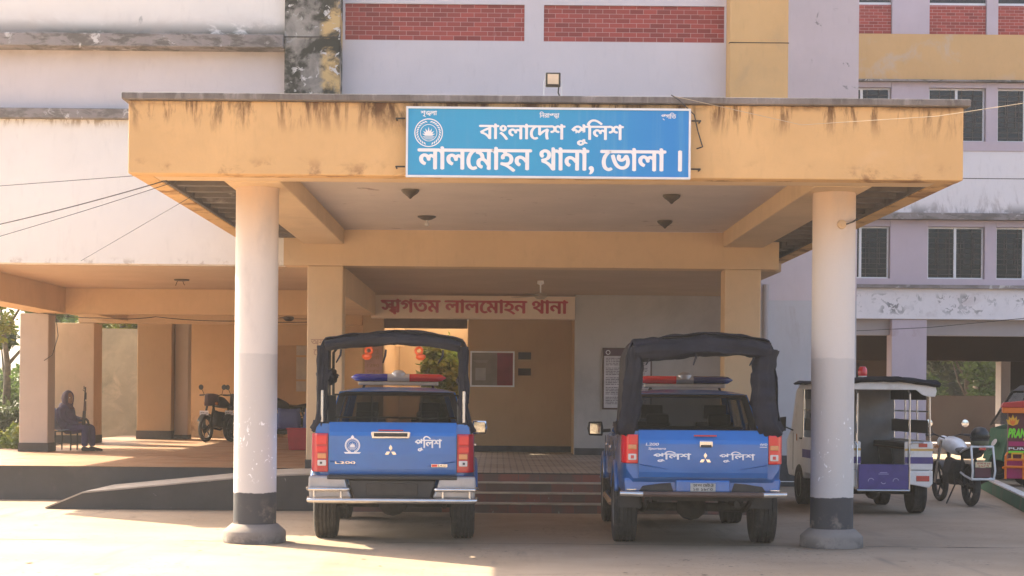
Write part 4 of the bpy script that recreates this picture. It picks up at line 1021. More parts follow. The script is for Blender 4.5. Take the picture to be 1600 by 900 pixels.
    if left:
        cloth('tarpaulin', [(-.79, 1.78), (-.79, 2.07), (-.73, 2.17), (-.40, 2.23), (0, 2.27), (.40, 2.235), (.71, 2.175), (.765, 2.08), (.765, 1.74)], ysn, .022, m_canvas, t, 3)
        roll('rolled_flap', [(-.72, .06, 2.10), (-.55, .05, 2.13), (0, .04, 2.185), (.5, .05, 2.145), (.70, .06, 2.10)], .052, .04, m_canvas, t, 2)
        roll('side_bundle', [(-.73, .12, 1.80), (-.73, .5, 1.76), (-.73, 1.0, 1.77), (-.73, 1.45, 1.80)], .075, .04, m_canvas, t, 5)
        roll('side_bundle', [(.73, .12, 1.74), (.73, .5, 1.73), (.73, 1.45, 1.76)], .05, .03, m_canvas, t, 8)
        roll('corner_drape', [(-.745, .08, 2.10), (-.75, .08, 1.8), (-.745, .09, 1.5), (-.76, .06, 1.30), (-.82, .10, 1.20)], .05, .04, m_canvas, t, 9)
        roll('corner_drape', [(.735, .08, 2.10), (.74, .08, 1.8), (.735, .09, 1.5), (.78, .07, 1.30), (.83, .12, 1.20)], .045, .04, m_canvas, t, 11)
        MB().box(-.72, -.685, .12, 1.46, 1.27, 1.58).build('side_board', m_seat, t, bevel=.01); MB().box(.685, .72, .12, 1.46, 1.27, 1.55).build('side_board', m_seat, t, bevel=.01)
        for s in (-1, 1): MB().tube([(s * .745, .02, 1.30), (s * .745, .02, 1.63)], .016, 8).build('rail_post', m_steel, t, smooth=True)
        gm = MB(); yy = 1.38
        for z_ in (1.33, 1.585): gm.tube([(-.70, yy, z_), (.70, yy, z_)], .012, 6)
        for x_ in (-.70, -.28, .28, .70): gm.tube([(x_, yy, 1.2), (x_, yy, 1.585)], .011, 6)
        gm.build('cab_guard', m_iron, t)
        MB().box(-.66, -.40, .2, 1.44, 1.10, 1.14).build('bench', m_seat, t, bevel=.01); MB().box(.40, .66, .2, 1.44, 1.10, 1.14).build('bench', m_seat, t, bevel=.01)
    else:
        cloth('tarpaulin', [(-.82, 1.22), (-.80, 1.5), (-.79, 2.02), (-.72, 2.17), (-.40, 2.22), (0, 2.26), (.40, 2.235), (.68, 2.19), (.745, 2.08), (.765, 1.6), (.79, 1.22)], ysn, .024, m_canvas, t, 13)
        roll('rolled_flap', [(-.72, .05, 2.06), (-.5, .04, 2.09), (0, .03, 2.12), (.45, .04, 2.10), (.68, .05, 2.06)], .095, .06, m_canvas, t, 21)
        roll('corner_drape', [(-.70, .07, 2.10), (-.71, .06, 1.85), (-.73, .06, 1.55), (-.76, .05, 1.32), (-.80, .08, 1.20)], .085, .06, m_canvas, t, 25)
        roll('corner_drape', [(.64, .07, 2.10), (.61, .06, 1.85), (.63, .06, 1.55), (.67, .05, 1.30), (.75, .08, 1.20)], .115, .07, m_canvas, t, 27)
        roll('tarp_edge', [(-.80, .05, 1.27), (-.83, .4, 1.23), (-.83, 1.0, 1.24), (-.82, 1.5, 1.27)], .045, .035, m_canvas, t, 31)
    for x_, dx in ((-.55, -.05), (-.08, -.03), (.52, -.05)):
        MB().tube([(x_, -.01, 2.06), (x_ - .005, -.02, 2.0), (x_ + dx, -.015, 1.92)], [.012, .013, .008], 6).build('tie_strap', m_canvas, t)
    return t
p1 = make_pickup((-1.10, 18.15, 0), True, 'blue police pickup with a crest on its tailgate and chrome tube bumper bars')
p2 = make_pickup((2.13, 17.9, 0), False, 'blue police pickup with white lettering twice on its tailgate and a brown bar')
for i, x in enumerate((-1.37, -.84)):
    t = thing('safety_lamp', (x, 18.3, 2.085), ('orange plastic hand lamp hanging under the left side of the crested pickup tarpaulin', 'orange plastic hand lamp hanging under the middle right of the crested pickup tarpaulin')[i], 'lamp', 'orange lamps under the tarpaulin')
    MB().tube([(.0 + .035 * math.cos(a), -.02, -.03 + .035 * math.sin(a)) for a in [2 * math.pi * k / 16 for k in range(17)]], .014, 8).build('ring_handle', m_orangeplastic, t, smooth='all')
    MB().lathe([(.02, -.06), (.05, -.075), (.055, -.10), (.03, -.125), (.01, -.13)], (-.02 * (1 - 2 * i), -.01, 0), 2, 18).build('lamp_body', m_orangeplastic, t, smooth=True)
    MB().tube([(0, 0, .12), (0, -.01, 0)], .006, 5).build('hook', m_iron, t)

# ================================================================== white police van with an open rear
vn = thing('police_van', (5.25, 23.55, 0), 'small white police passenger van with open back, purple step and black roof cover', 'van', None, R(1.5))
VW = .67
def side_(s):
    mb = MB(); x = s * VW
    return mb
flo = MB().box(-VW + .02, VW - .02, .05, 2.15, .56, .64).build('floor', m_under, vn)
# cab at the front
cs = [(2.1, .40), (3.28, .40), (3.42, .55), (3.44, .95), (3.10, 1.12), (2.74, 1.70), (2.60, 1.76), (2.1, 1.78)]
cabv = MB().prism(cs, 0, -VW + .02, VW - .02).build('cab', m_whitepaint, vn, bevel=.03, seg=3)
cut(cabv, [MB().prism([(2.16, 1.08), (2.96, 1.08), (2.70, 1.60), (2.16, 1.62)], 0, -.9, -VW + .06), MB().prism([(2.16, 1.08), (2.96, 1.08), (2.70, 1.60), (2.16, 1.62)], 0, VW - .06, .9), MB().lathe([(.36, -1), (.36, -.50)], (0, 2.42, .33), 0, 32), MB().lathe([(.36, .50), (.36, 1)], (0, 2.42, .33), 0, 32)])
for s in (-1, 1):
    MB().prism([(2.17, 1.09), (2.94, 1.09), (2.69, 1.59), (2.17, 1.61)], 0, s * (VW - .05) - .004, s * (VW - .05) + .004).build('side_window', m_glass, cabv)
    d = MB(); d.box(s * (VW - .018) - .003, s * (VW - .018) + .003, 2.15, 2.158, .6, 1.66); d.box(s * (VW - .018) - .003, s * (VW - .018) + .003, 2.90, 2.908, .5, 1.06); d.build('door_gap', m_black, cabv)
    MB().box(s * (VW - .01) - .012, s * (VW - .01) + .012, 2.24, 2.36, .98, 1.005).build('door_handle', m_black, cabv, bevel=.005)
    m_ = MB(); m_.loft([[(s * (.86 + a * k), y, 1.20 + b * k) for a, b in ((-.06, -.11), (.06, -.10), (.075, .09), (-.065, .11))] for y, k in ((2.72, 1), (2.76, 1), (2.80, .6))]); m_.tube([(s * .66, 2.86, 1.10), (s * .82, 2.78, 1.16)], .013, 6); m_.build('mirror', m_black, vn, bevel=.01)
    MB().box(s * (VW - .005) - .006, s * (VW - .005) + .006, 2.56, 2.585, .95, 1.05).build('side_lamp', m_amber, cabv)
lettering('lettering', 'পুিলশ', m_textdark, cabv, -.3, .3, 1.9, 2.0, 3.5, 0) if False else None
# passenger body: side panels, bulkhead, posts, roof
bk = MB(); bk.box(-VW, VW, 2.06, 2.09, .64, 1.72); bko = bk.build('bulkhead', plain('pale grey panel', (.24, .23, .225), .6, var=.1), vn)
cut(bko, [MB().prism([(-.52, 1.13), (-.06, 1.13), (-.02, 1.18), (-.02, 1.36), (-.06, 1.40), (-.52, 1.40), (-.56, 1.36), (-.56, 1.18)], 1, 1.9, 2.2)])
MB().tube([(x, 2.055, z) for x, z in ((-.52, 1.13), (-.06, 1.13), (-.02, 1.18), (-.02, 1.36), (-.06, 1.40), (-.52, 1.40), (-.56, 1.36), (-.56, 1.18), (-.52, 1.13))], .018, 6).build('window_seal', m_black, bko)
MB().box(-.56, -.02, 2.074, 2.08, 1.13, 1.40).build('window_pane', m_wglass, bko)
for s in (-1, 1):
    MB().box(s * VW - .012, s * VW + .012, .06, 2.055, .50, 1.02).build('side_panel', m_whitepaint, vn, bevel=.006)
    MB().box(s * (VW + .014) - .002, s * (VW + .014) + .002, .07, 2.05, .72, .84).build('side_stripe', m_purple, vn)
    for y in (.08, .72, 1.36, 2.0): MB().tube([(s * VW, y, 1.0), (s * (VW - .01), y, 1.72)], .014, 8).build('roof_post', m_steel, vn, smooth=True)
    MB().tube([(s * VW, .08, 1.42), (s * VW, 2.0, 1.42)], .012, 8).build('side_rail', m_steel, vn, smooth=True)
    MB().box(s * (VW - .03) - .012, s * (VW - .03) + .012, .1, 2.0, 1.12, 1.30).build('backrest', m_seat, vn, bevel=.008)
    MB().box(s * (VW - .05) - .01, s * (VW - .05) + .01, .1, 2.0, 1.58, 1.72).build('side_curtain', m_canvas, vn, bevel=.008)
    b_ = MB().box(min(s * .36, s * .66), max(s * .36, s * .66), .25, 2.0, .92, .985).build('bench', m_seat, vn, bevel=.02)
    MB().box(min(s * .36, s * .66), max(s * .36, s * .66), .25, 2.0, .895, .919).build('bench_board', m_wood, b_)
    for y in (.3, 1.1, 1.9):
        MB().tube([(s * .40, y, .89), (s * .44, y, .64)], .013, 6).build('bench_leg', m_steel, b_); 
    # rear corner panels with gold and purple stripes
    x0, x1 = min(s * .30, s * .69), max(s * .30, s * .69)
    rp_ = MB().box(x0, x1, -.005, .035, .62, 1.01).build('corner_panel', m_whitepaint, vn, bevel=.02, seg=3)
    MB().box(x0 + .002, x1 - .001, -.009, -.0055, .885, .915).build('gold_trim', plain('gold trim', (.42, .30, .10), .3, .6), rp_)
    MB().box(x0 + .002, x1 - .001, -.009, -.0055, .71, .80).build('stripe', m_purple, rp_)
    MB().box(s * .55 - .06, s * .55 + .06, -.012, -.0055, .935, .985).build('reflector', m_redd, rp_, bevel=.004)
    lo = MB().loft([[(x, y, z) for x, z in ((x0 + .005, .44), (x1 - .05, .38), (x1, .44), (x1, .615), (x0 + .005, .615))] for y in (-.01, .1)]).build('lower_corner', m_whitepaint, vn, bevel=.015)
    MB().box(s * .55 - .09, s * .55 + .09, -.018, -.0105, .47, .545).build('tail_light', m_redd, lo, bevel=.004)
    MB().tube([(s * .36, -.03, .36), (s * .36, -.03, 1.0), (s * .36, -.03, 1.66), (s * .36, .05, 1.70)], .014, 8).build('grab_pole', m_steel, vn, smooth=True)
    MB().tube([(s * .36, -.035, .62), (s * .36, -.035, .96), (s * .40, -.035, 1.0), (s * .55, -.03, 1.0)], .012, 8).build('grab_handle', m_steel, vn, smooth=True)
    wheel(vn, s * .60, .55, .30, .19, s, m_bumper); wheel(vn, s * .59, 2.42, .30, .17, s, m_bumper)
stp = MB().box(-.34, .34, -.06, -.02, .36, .70).build('rear_step', m_purple, vn, bevel=.008)
MB().tube([(-.36, -.06, .345), (.36, -.06, .345)], .014, 8).build('step_rail', m_steel, stp, smooth=True)
mb = MB()
for x in (-.17, 0, .17):
    for k in range(6):
        a = R(20 + 28 * k) if x else R(200 + 20 * k); b = a + R(24); r = .035 if x else .03
        mb.poly([(x + r * math.cos(a), -.0615, .47 + r * math.sin(a)), (x + (r + .009) * math.cos(a), -.0615, .47 + (r + .009) * math.sin(a)), (x + (r + .009) * math.cos(b), -.0615, .47 + (r + .009) * math.sin(b)), (x + r * math.cos(b), -.0615, .47 + r * math.sin(b))])
mb.box(-.05, .05, -.062, -.0605, .585, .592); mb.box(-.07, .07, -.062, -.0605, .565, .572); mb.build('painted_mark', plain('pale purple mark', (.42, .38, .62), .6), stp)
hd_ = [(-.72, 1.70), (-.70, 1.625), (-.60, 1.625), (-.52, 1.65), (-.44, 1.715), (.44, 1.715), (.52, 1.65), (.60, 1.625), (.70, 1.625), (.72, 1.70), (.70, 1.80), (.0, 1.825), (-.70, 1.80)]
MB().prism(hd_, 1, -.06, -.02).build('header_panel', m_whitepaint, vn, bevel=.008)
MB().loft([[(x, y, z) for x, z in ((-.72, 1.72), (.72, 1.72), (.70, 1.80), (0, 1.84), (-.70, 1.80))] for y in (-.018, 2.2)]).build('roof', m_whitepaint, vn)
cloth('roof_cover', [(-.77, 1.80), (-.70, 1.83), (0, 1.875), (.70, 1.83), (.76, 1.79)], [-.10 + 2.4 * k / 20 for k in range(21)], .022, m_canvas, vn, 41, .02, 40)
roll('roof_cover_edge', [(-.76, -.10, 1.80), (-.3, -.11, 1.855), (.2, -.11, 1.86), (.75, -.10, 1.79)], .028, .03, m_canvas, vn, 44)
bcn = MB().lathe([(.06, 1.86), (.062, 1.90)], (-.07, .9, .012), 2, 20).build('beacon_base', m_whitepaint, vn, smooth=True)
MB().lathe([(.058, 1.90), (.066, 1.93), (.064, 1.99), (.04, 2.03), (.005, 2.04)], (-.07, .9, .012), 2, 24).build('beacon', m_red, bcn, smooth=True)
um = MB()
for s in (-1, 1): um.box(s * .34 - .03, s * .34 + .03, .1, 3.2, .46, .55)
um.box(-.40, .40, .12, .18, .40, .55); um.tube([(-.55, .55, .30), (.55, .55, .30)], .04, 10); um.ball((0, .55, .30), .11); um.tube([(.2, .1, .36), (.2, 1.0, .40)], .03, 8)
um.build('chassis', m_under, vn)

# ================================================================== motorcycles
def torus(mb, c, r, t, n=36, k=10):
    rings = []
    for i in range(n + 1):
        a = 2 * math.pi * i / n; rings.append([(c[0] + t * math.cos(b) * 1.0, c[1] + (r + t * math.sin(b)) * math.cos(a), c[2] + (r + t * math.sin(b)) * math.sin(a)) for b in [2 * math.pi * q / k for q in range(k)]])
    mb.loft(rings, True, False); return mb
def motorcycle(loc, rz, label, tankmat, group, guard=False, plate='front', fairing=None):
    """forward is +Y; wheels on the ground"""
    t = thing('motorcycle', loc, label, 'motorcycle', group, rz)
    L = 1.28; r = .30
    for y, tw in ((0, .055), (L, .042)):
        wv = torus(MB(), (0, 0, 0), r - tw, tw).build('wheel', m_rubber, t, smooth='all'); wv.location = (0, y, r)
        rm = MB(); torus(rm, (0, 0, 0), r - tw * 1.9, .016, 32, 6); rm.lathe([(.045, -.06), (.05, -.02), (.05, .02), (.045, .06)], (0, 0, 0), 0, 16)
        for k in range(5):
            a = R(72 * k); rm.tube([(.01, .04 * math.cos(a), .04 * math.sin(a)), (.0, (r - tw * 1.9) * math.cos(a + .12), (r - tw * 1.9) * math.sin(a + .12))], .014, 6)
        rm.lathe([(.10, .025), (.11, .03), (.10, .035)], (0, 0, 0), 0, 20); rm.build('rim', m_iron, wv, smooth=True)
    fb = MB()
    fb.tube([(0, 1.02, .95), (0, .92, .70), (0, .80, .35), (0, .45, .32), (0, .35, .55), (0, 0, .30)], .025, 8)
    fb.tube([(0, 1.0, .88), (0, .45, .80), (0, -.18, .84)], .025, 8)
    for s in (-1, 1): fb.tube([(s * .07, .38, .38), (s * .09, 0, .30)], .022, 8); fb.tube([(s * .11, -.02, .32), (s * .10, .12, .78)], .022, 8)
    fb.build('frame', m_iron, t, smooth=True)
    for s in (-1, 1): MB().tube([(s * .085, 1.28, .30), (s * .085, 1.06, .86), (s * .085, 1.02, .97)], .024, 8).build('fork', m_steel if tankmat is m_whitepaint else m_iron, t, smooth=True)
    MB().loft([[(x * k, y, z + dz) for x, z in ((-.13, .30), (.13, .30), (.15, .48), (.08, .66), (-.08, .66), (-.15, .48))] for y, k, dz in ((.42, .8, 0), (.55, 1, 0), (.82, .95, .02), (.92, .6, .05))]).build('engine', m_iron, t, bevel=.02)
    MB().loft([[(.15 * k * math.cos(a), y, z + h * math.sin(a)) for a in [2 * math.pi * q / 14 for q in range(14)]] for y, k, z, h in ((.36, .4, .82, .06), (.45, .8, .84, .10), (.62, 1.05, .88, .13), (.82, 1.0, .90, .13), (.96, .6, .90, .08))]).build('fuel_tank', tankmat, t, smooth=True)
    MB().loft([[(w_ * math.cos(a), y, z + .045 * math.sin(a)) for a in [2 * math.pi * q / 12 for q in range(12)]] for y, w_, z in ((.40, .10, .83), (.2, .14, .81), (-.05, .12, .85), (-.30, .09, .90))]).build('seat', m_seat, t, smooth=True)
    MB().loft([[(w_ * a, y, z + b) for a, b in ((-1, -.06), (1, -.06), (1, .05), (-1, .05))] for y, w_, z in ((.10, .11, .76), (-.2, .09, .80), (-.42, .04, .88))]).build('tail_cowl', m_black, t, bevel=.02, smooth=True)
    MB().box(-.05, .05, -.44, -.41, .85, .89).build('tail_light', m_redd, t, bevel=.006)
    for y, a0, a1, w_ in ((L, 30, 150, .06), (0, 40, 150, .07)):
        rows = [[(x, y + (r + .03) * math.cos(R(a)), r + (r + .03) * math.sin(R(a))) for x in (-w_, 0, w_)] for a in [a0 + (a1 - a0) * k / 12 for k in range(13)]]
        MB().loft(rows, False, False).build('fender', m_black, t, solid=.008, smooth=True)
    hb = MB(); hb.tube([(-.36, .92, 1.04), (-.2, .99, 1.05), (0, 1.02, .98), (.2, .99, 1.05), (.36, .92, 1.04)], .012, 8); hb.build('handlebar', m_iron, t, smooth=True)
    for s in (-1, 1):
        MB().tube([(s * .25, .955, 1.045), (s * .365, .915, 1.04)], .019, 8).build('grip', m_black, t)
        mr = MB(); mr.tube([(s * .22, .97, 1.05), (s * .27, 1.0, 1.18)], .007, 6); mo = mr.build('mirror_stalk', m_black, t)
        MB().lathe([(.005, -.014), (.055, -.01), (.06, 0), (.055, .008)], (s * .29, 1.0, 1.22), 1, 20).build('mirror', m_chrome if tankmat is m_whitepaint else m_black, mo, smooth=True)
    hl = MB().lathe([(.03, -.12), (.09, -.06), (.10, 0)], (0, 1.16, .93), 1, 20).build('headlight', fairing or tankmat, t, smooth=True)
    MB().lathe([(.09, .001), (.07, .02), (.01, .03)], (0, 1.16, .93), 1, 20).build('headlight_lens', m_clear, hl, smooth=True)
    if fairing: MB().loft([[(w_ * a, y, z + b) for a, b in ((-1, -.12), (1, -.12), (.8, .14), (-.8, .14))] for y, w_, z in ((.92, .15, .92), (1.12, .13, .94), (1.26, .06, .92))]).build('fairing', fairing, t, bevel=.02, smooth=True)
    MB().tube([(.12, .75, .30), (.14, .4, .26), (.15, .05, .36), (.16, -.32, .46)], [.022, .025, .045, .05], 10).build('exhaust', m_iron, t, smooth=True)
    for s in (-1, 1): MB().lathe([(.03, -.03), (.035, 0), (.02, .03)], (s * .14, 1.08, .86), 1, 12).build('indicator', m_amber, t, smooth=True)
    MB().tube([(-.08, .42, .32), (-.24, .36, .02)], .012, 6).build('side_stand', m_iron, t)
    if plate == 'front':
        p = MB().box(-.11, .11, 1.36, 1.366, .60, .70).build('number_plate', m_lightw, t)
        lp = lettering('lettering', 'ঢাকা ১৪', m_black, p, -.09, .09, .635, .665, 0, .001)
        lp.matrix_parent_inverse = Matrix.Rotation(math.pi, 4, 'Z') @ Matrix.Translation((0, -1.368, 0))
    else:
        p = MB().box(-.12, .12, -.48, -.474, .60, .68).build('number_plate', plain('cream plate', (.62, .50, .30), .5), t)
        lettering('lettering', 'ঢাকা-ল ১৪', m_redd, p, -.10, .10, .645, .668, -.482, .001)
        lettering('lettering', '২১৫৭', m_redd, p, -.08, .08, .61, .635, -.482, .001, ref='১')
        MB().box(-.12, .12, -.46, -.45, .45, .59).build('plate_backing', plain('maroon plate holder', (.10, .02, .03), .5), t, bevel=.01)
    if guard:
        for s in (-1, 1): MB().tube([(s * .12, .12, .80), (s * .16, -.1, .84), (s * .165, -.42, .90), (s * .17, -.50, .55), (s * .165, -.46, .42), (s * .15, -.15, .46), (s * .12, .1, .5)], .017, 8).build('guard_rail', m_whitepaint, t, smooth=True)
        MB().tube([(-.168, -.47, .425), (.168, -.47, .425)], .017, 8).build('guard_rail', m_whitepaint, t, smooth=True); MB().tube([(-.165, -.42, .90), (.165, -.42, .90)], .017, 8).build('guard_rail', m_whitepaint, t, smooth=True)
    return t
mc = motorcycle((7.06, 25.75, 0), R(6), 'white motorcycle with a white tubular rear guard frame beside the green kerb', m_whitepaint, 'parked motorcycles', True, 'rear')
hm = thing('helmet', (7.09, 25.41, .93), 'dark motorcycle helmet resting on the rear rack of the white motorcycle', 'helmet', None, R(30))
mb = MB(); mb.lathe([(.115, 0), (.135, .05), (.14, .12), (.125, .19), (.08, .245), (.02, .262), (.001, .263)], n=28); mb.build('shell', m_black, hm, smooth=True)
MB().lathe([(.132, .075), (.146, .11), (.136, .165)], (0, -.004, 0), 2, 28, caps=False).build('visor', m_glass, hm, smooth=True)
MB().lathe([(.118, -.006), (.128, .006), (.138, .05), (.137, .056)], n=28, caps=False).build('chin_trim', plain('olive helmet trim', (.12, .13, .08), .5), hm, smooth=True)
motorcycle((-6.02, 39.45, FL), R(160), 'dark motorcycle with a white front plate on the left verandah, nearer of the pair', m_black, 'parked motorcycles', False, 'front', plain('very dark red fairing', (.05, .01, .012), .4))
motorcycle((-5.45, 40.0, FL), R(155), 'dark motorcycle half hidden behind the one with the white plate', m_black, 'parked motorcycles', False, 'front', m_iron)
motorcycle((-4.02, 36.0, FL), R(120), 'black motorcycle standing behind the blue waiting bench and red box', m_black, 'parked motorcycles', False, 'front', m_black)

# ================================================================== green auto rickshaw and the painted snack cart on the raised bed
ar = thing('auto_rickshaw', (8.86, 30.9, .175), 'green three wheeled auto rickshaw half hidden behind the bright painted cart', 'auto rickshaw')
wheel(ar, 0, .0, .22, .11, -1, m_bumper).rotation_euler = (0, 0, R(90)); ar.children[-1].location = (.10, .0, .22)
MB().loft([[(.10 + dx, y, .22 + z) for dx, z in ((-.26, .02), (-.16, .21), (.05, .27), (.25, .14), (.30, .0), (.27, .0), (.2, .12), (.04, .24), (-.14, .18), (-.22, .0))] for y in (-.10, .10)]).build('front_fender', m_grn, ar, smooth=True)
MB().loft([[(x, y * k, z) for x, z in ((-.02, .35), (.45, .25), (2.3, .25), (2.4, .50), (2.35, .95), (.42, .98), (.12, .9))] for y, k in ((-.66, .86), (-.60, 1), (.60, 1), (.66, .86))]).build('body', m_grn, ar, bevel=.03)
cut(ar.children[-1], [MB().box(.72, 1.25, -.8, .8, .40, 1.2)])
MB().hexa([(.12, -.5, .98), (.16, -.5, .98), (.16, .5, .98), (.12, .5, .98), (.50, -.45, 1.58), (.54, -.45, 1.58), (.54, .45, 1.58), (.50, .45, 1.58)]).build('windscreen', m_glass, ar)
MB().loft([[(x, y, z + dz) for x, z in ((.46, 1.58), (.60, 1.68), (2.2, 1.66), (2.34, 1.55), (2.36, .98), (2.26, .98), (2.24, 1.5), (2.1, 1.58), (.6, 1.60))] for y, dz in ((-.62, -.05), (-.4, 0), (.4, 0), (.62, -.05))]).build('canopy', m_canvas, ar, smooth=True)
for s in (-1, 1): MB().tube([(.10, s * .52, .95), (.50, s * .5, 1.60)], .018, 8).build('windscreen_post', m_iron, ar, smooth=True); MB().tube([(.70, s * .58, .95), (.70, s * .58, 1.60)], .016, 8).build('side_post', m_iron, ar); wheel(ar, 2.0, s * .52, .22, .11, s, m_bumper).rotation_euler = (0, 0, R(90))
MB().box(1.3, 1.8, -.55, .55, .5, .75).build('seat', m_seat, ar, bevel=.04)
MB().tube([(.02, -.22, .62), (-.05, -.24, .66)], [.06, .075], 14).build('headlight', m_chrome, ar, smooth=True)
MB().tube([(.16, -.42, 1.2), (.06, -.62, 1.26), (-.08, -.64, 1.26)], .007, 6).build('mirror_arm', m_steel, ar)

ct = thing('snack_cart', (8.33, 28.4, .175), 'bright painted vending cart with neon lettering, orange rails and a red canopy', 'vending cart', None, R(-15))
neon = lambda n, c: plain(n, c, .5, var=.08)
m_neon = neon('neon green paint', (.22, .75, .02)); m_hot = neon('magenta cart paint', (.45, .02, .13)); m_cred = neon('cart red paint', (.50, .03, .02)); m_corg = neon('cart orange paint', (.85, .20, .01)); m_cyel = neon('cart yellow paint', (.85, .45, .02)); m_cdark = neon('cart maroon panel', (.12, .02, .02))
MB().box(.02, 1.35, .0, .8, .12, .42).build('tub', m_hot, ct, bevel=.02)
MB().box(.06, 1.32, .02, .78, .42, 1.22).build('back_panel', m_cdark, ct)
MB().loft([[(x, y, z) for x, z in ((-.03, 1.20), (1.40, 1.20), (1.40, 1.29), (-.03, 1.29))] for y in (-.06, .86)]).build('canopy_fringe', m_corg, ct, bevel=.01)
MB().loft([[(x, y, z + dz) for x, z in ((-.05, 1.291), (1.42, 1.291), (1.40, 1.37), (.68, 1.44), (-.02, 1.37))] for y, dz in ((-.08, -.0), (.88, 0))]).build('canopy', m_cred, ct, bevel=.01)
lettering('lettering', 'PRANZ', m_neon, ct, .06, .40, .80, .94, .017, .007, ref='P', slant=.12, vbold=.012)
lettering('lettering', 'FOOD', m_cyel, ct, .30, .62, .755, .785, .017, .004, ref='F')
lettering('lettering', 'PURE FRESH', m_lightw, ct, .07, .80, .60, .635, .0165, .003, ref='P')
MB().box(.065, 1.31, .016, .0195, .66, .735).build('panel_stripe', m_hot, ct); MB().box(.065, 1.31, .016, .0195, .54, .58).build('panel_stripe', m_neon, ct)
mb = MB()
for k in range(5): leafpoly(mb, .13, .99, .014 - .0004 * k, R(90 + (k - 2) * 22), .19 - .02 * abs(k - 2), .035)
mb.build('painted_flower', m_cyel, ct); mb = MB()
for k in range(3): leafpoly(mb, .13, .99, .0115 - .0004 * k, R(90 + (k - 1) * 22), .12, .02)
mb.build('painted_flower', m_corg, ct)
mb = MB()
for k in range(8): leafpoly(mb, .35 + .08 * (k % 4), .50 - .02 * (k // 4), .014 - .0003 * k, R(30 + 40 * k), .09, .03)
mb.build('painted_leaves', m_neon, ct)
for z, x0 in ((.62 - .2, .02), (.30, -.02)):
    MB().tube([(x0, -.05, z), (x0 + .05, -.10, z + .02), (1.2, -.10, z + .02), (1.3, -.02, z)], .022, 8).build('rail', m_corg, ct, smooth=True)
for x in (.02, .30, .62): MB().tube([(x, -.08, .12), (x, -.09, .5), (x + .03, -.02, .55)], .018, 8).build('rail_post', m_corg if x else m_cred, ct, smooth=True)
MB().tube([(.12, -.10, .44), (.12, -.10, .54), (.28, -.10, .54), (.28, -.10, .44)], .018, 8).build('rail_hoop', m_cyel, ct, smooth=True)
for s in (0, 1): wheel(ct, .35 + .75 * s, .4, .2, .06, 1, m_cred).rotation_euler = (0, 0, R(90))

# ================================================================== the left verandah: guard, seats, boxes
def skin_body(name, joints, edges, mat, parent, root=0, sub=2):
    me = bpy.data.meshes.new(name); me.from_pydata([j[0] for j in joints], edges, []); me.update()
    o = bpy.data.objects.new(name, me); COL.objects.link(o)
    if parent is not None: o.parent = parent
    m = o.modifiers.new('k', 'SKIN'); m.use_smooth_shade = True
    for i, j in enumerate(joints):
        r = j[1] if isinstance(j[1], tuple) else (j[1], j[1]); o.data.skin_vertices[0].data[i].radius = r
        o.data.skin_vertices[0].data[i].use_root = (i == root)
    u = o.modifiers.new('u', 'SUBSURF'); u.levels = sub; u.render_levels = sub
    bake(o); o.data.materials.clear(); o.data.materials.append(mat)
    for p in o.data.polygons: p.use_smooth = True
    return o
m_skin = plain('brown skin', (.22, .11, .07), .55, var=.08); m_uniform = plain('dark blue uniform cloth', (.070, .060, .135), .85, var=.2, scale=9, bump=.3)
m_scarf = plain('dark plum head cloth', (.085, .052, .085), .85, var=.2); m_shoe = plain('black shoe leather', (.02, .018, .017), .45)
SC = .93
pr = thing('person', (-8.0, 32.0, FL), 'seated guard in a dark blue uniform and head cloth, a rifle upright before the chest', 'person', None, R(-8))
# faces +X; local metres for a seated figure scaled by SC
J = [((.0, 0, .50), (.16, .15)), ((.01, 0, .66), (.145, .16)), ((-.01, 0, .82), (.15, .175)), ((-.005, 0, .93), (.10, .13)), ((.02, 0, 1.0), .055), ((.035, 0, 1.06), .055),
     ((-.005, -.17, .90), .075), ((.05, -.235, .70), .06), ((.245, -.16, .60), .045), ((.32, -.10, .61), .038),
     ((-.005, .17, .90), .075), ((.06, .235, .70), .06), ((.26, .14, .66), .045), ((.31, .07, .69), .038),
     ((.06, -.10, .48), .10), ((.44, -.12, .50), .078), ((.46, -.12, .47), .072), ((.445, -.12, .24), .062), ((.45, -.12, .09), .05),
     ((.06, .10, .48), .10), ((.48, .10, .50), .078), ((.50, .10, .47), .072), ((.51, .10, .24), .062), ((.52, .10, .09), .05)]
SZ = .86
J = [((x * SC, y * SC, z * SZ), (tuple(q * 1.16 for q in r) if isinstance(r, tuple) else r * 1.12)) for (x, y, z), r in J]
Ed = [(0, 1), (1, 2), (2, 3), (3, 4), (4, 5), (3, 6), (6, 7), (7, 8), (8, 9), (3, 10), (10, 11), (11, 12), (12, 13), (0, 14), (14, 15), (15, 16), (16, 17), (17, 18), (0, 19), (19, 20), (20, 21), (21, 22), (22, 23)]
bodyp = skin_body('body', J, Ed, m_uniform, pr)
def scl(p): return (p[0] * SC, p[1] * SC, p[2] * SZ)
hm_ = MB(); hc = (.06 * SC, -.02, 1.135 * SZ)
rings = []
for k in range(13):                                   # head: profile from chin to crown, facing +X and turned a little to the road
    f = k / 12; z = -.115 + .235 * f; w_ = .078 * math.sin(math.pi * min(1, .16 + .80 * f)) ** .6; d = .098 * math.sin(math.pi * min(1, .2 + .77 * f)) ** .55
    ring_ = []
    for q in range(20):
        a = 2 * math.pi * q / 20; x = d * math.cos(a); y = w_ * math.sin(a)
        if abs(a) < .5 or abs(a - 2 * math.pi) < .5: 
            nose = math.exp(-((f - .46) / .09) ** 2) * .022 * math.exp(-(min(a, 2 * math.pi - a) / .22) ** 2); brow = math.exp(-((f - .62) / .05) ** 2) * .006; lip = math.exp(-((f - .24) / .05) ** 2) * .006
            x += nose + brow + lip
        ring_.append((x, y, z))
    rings.append(ring_)
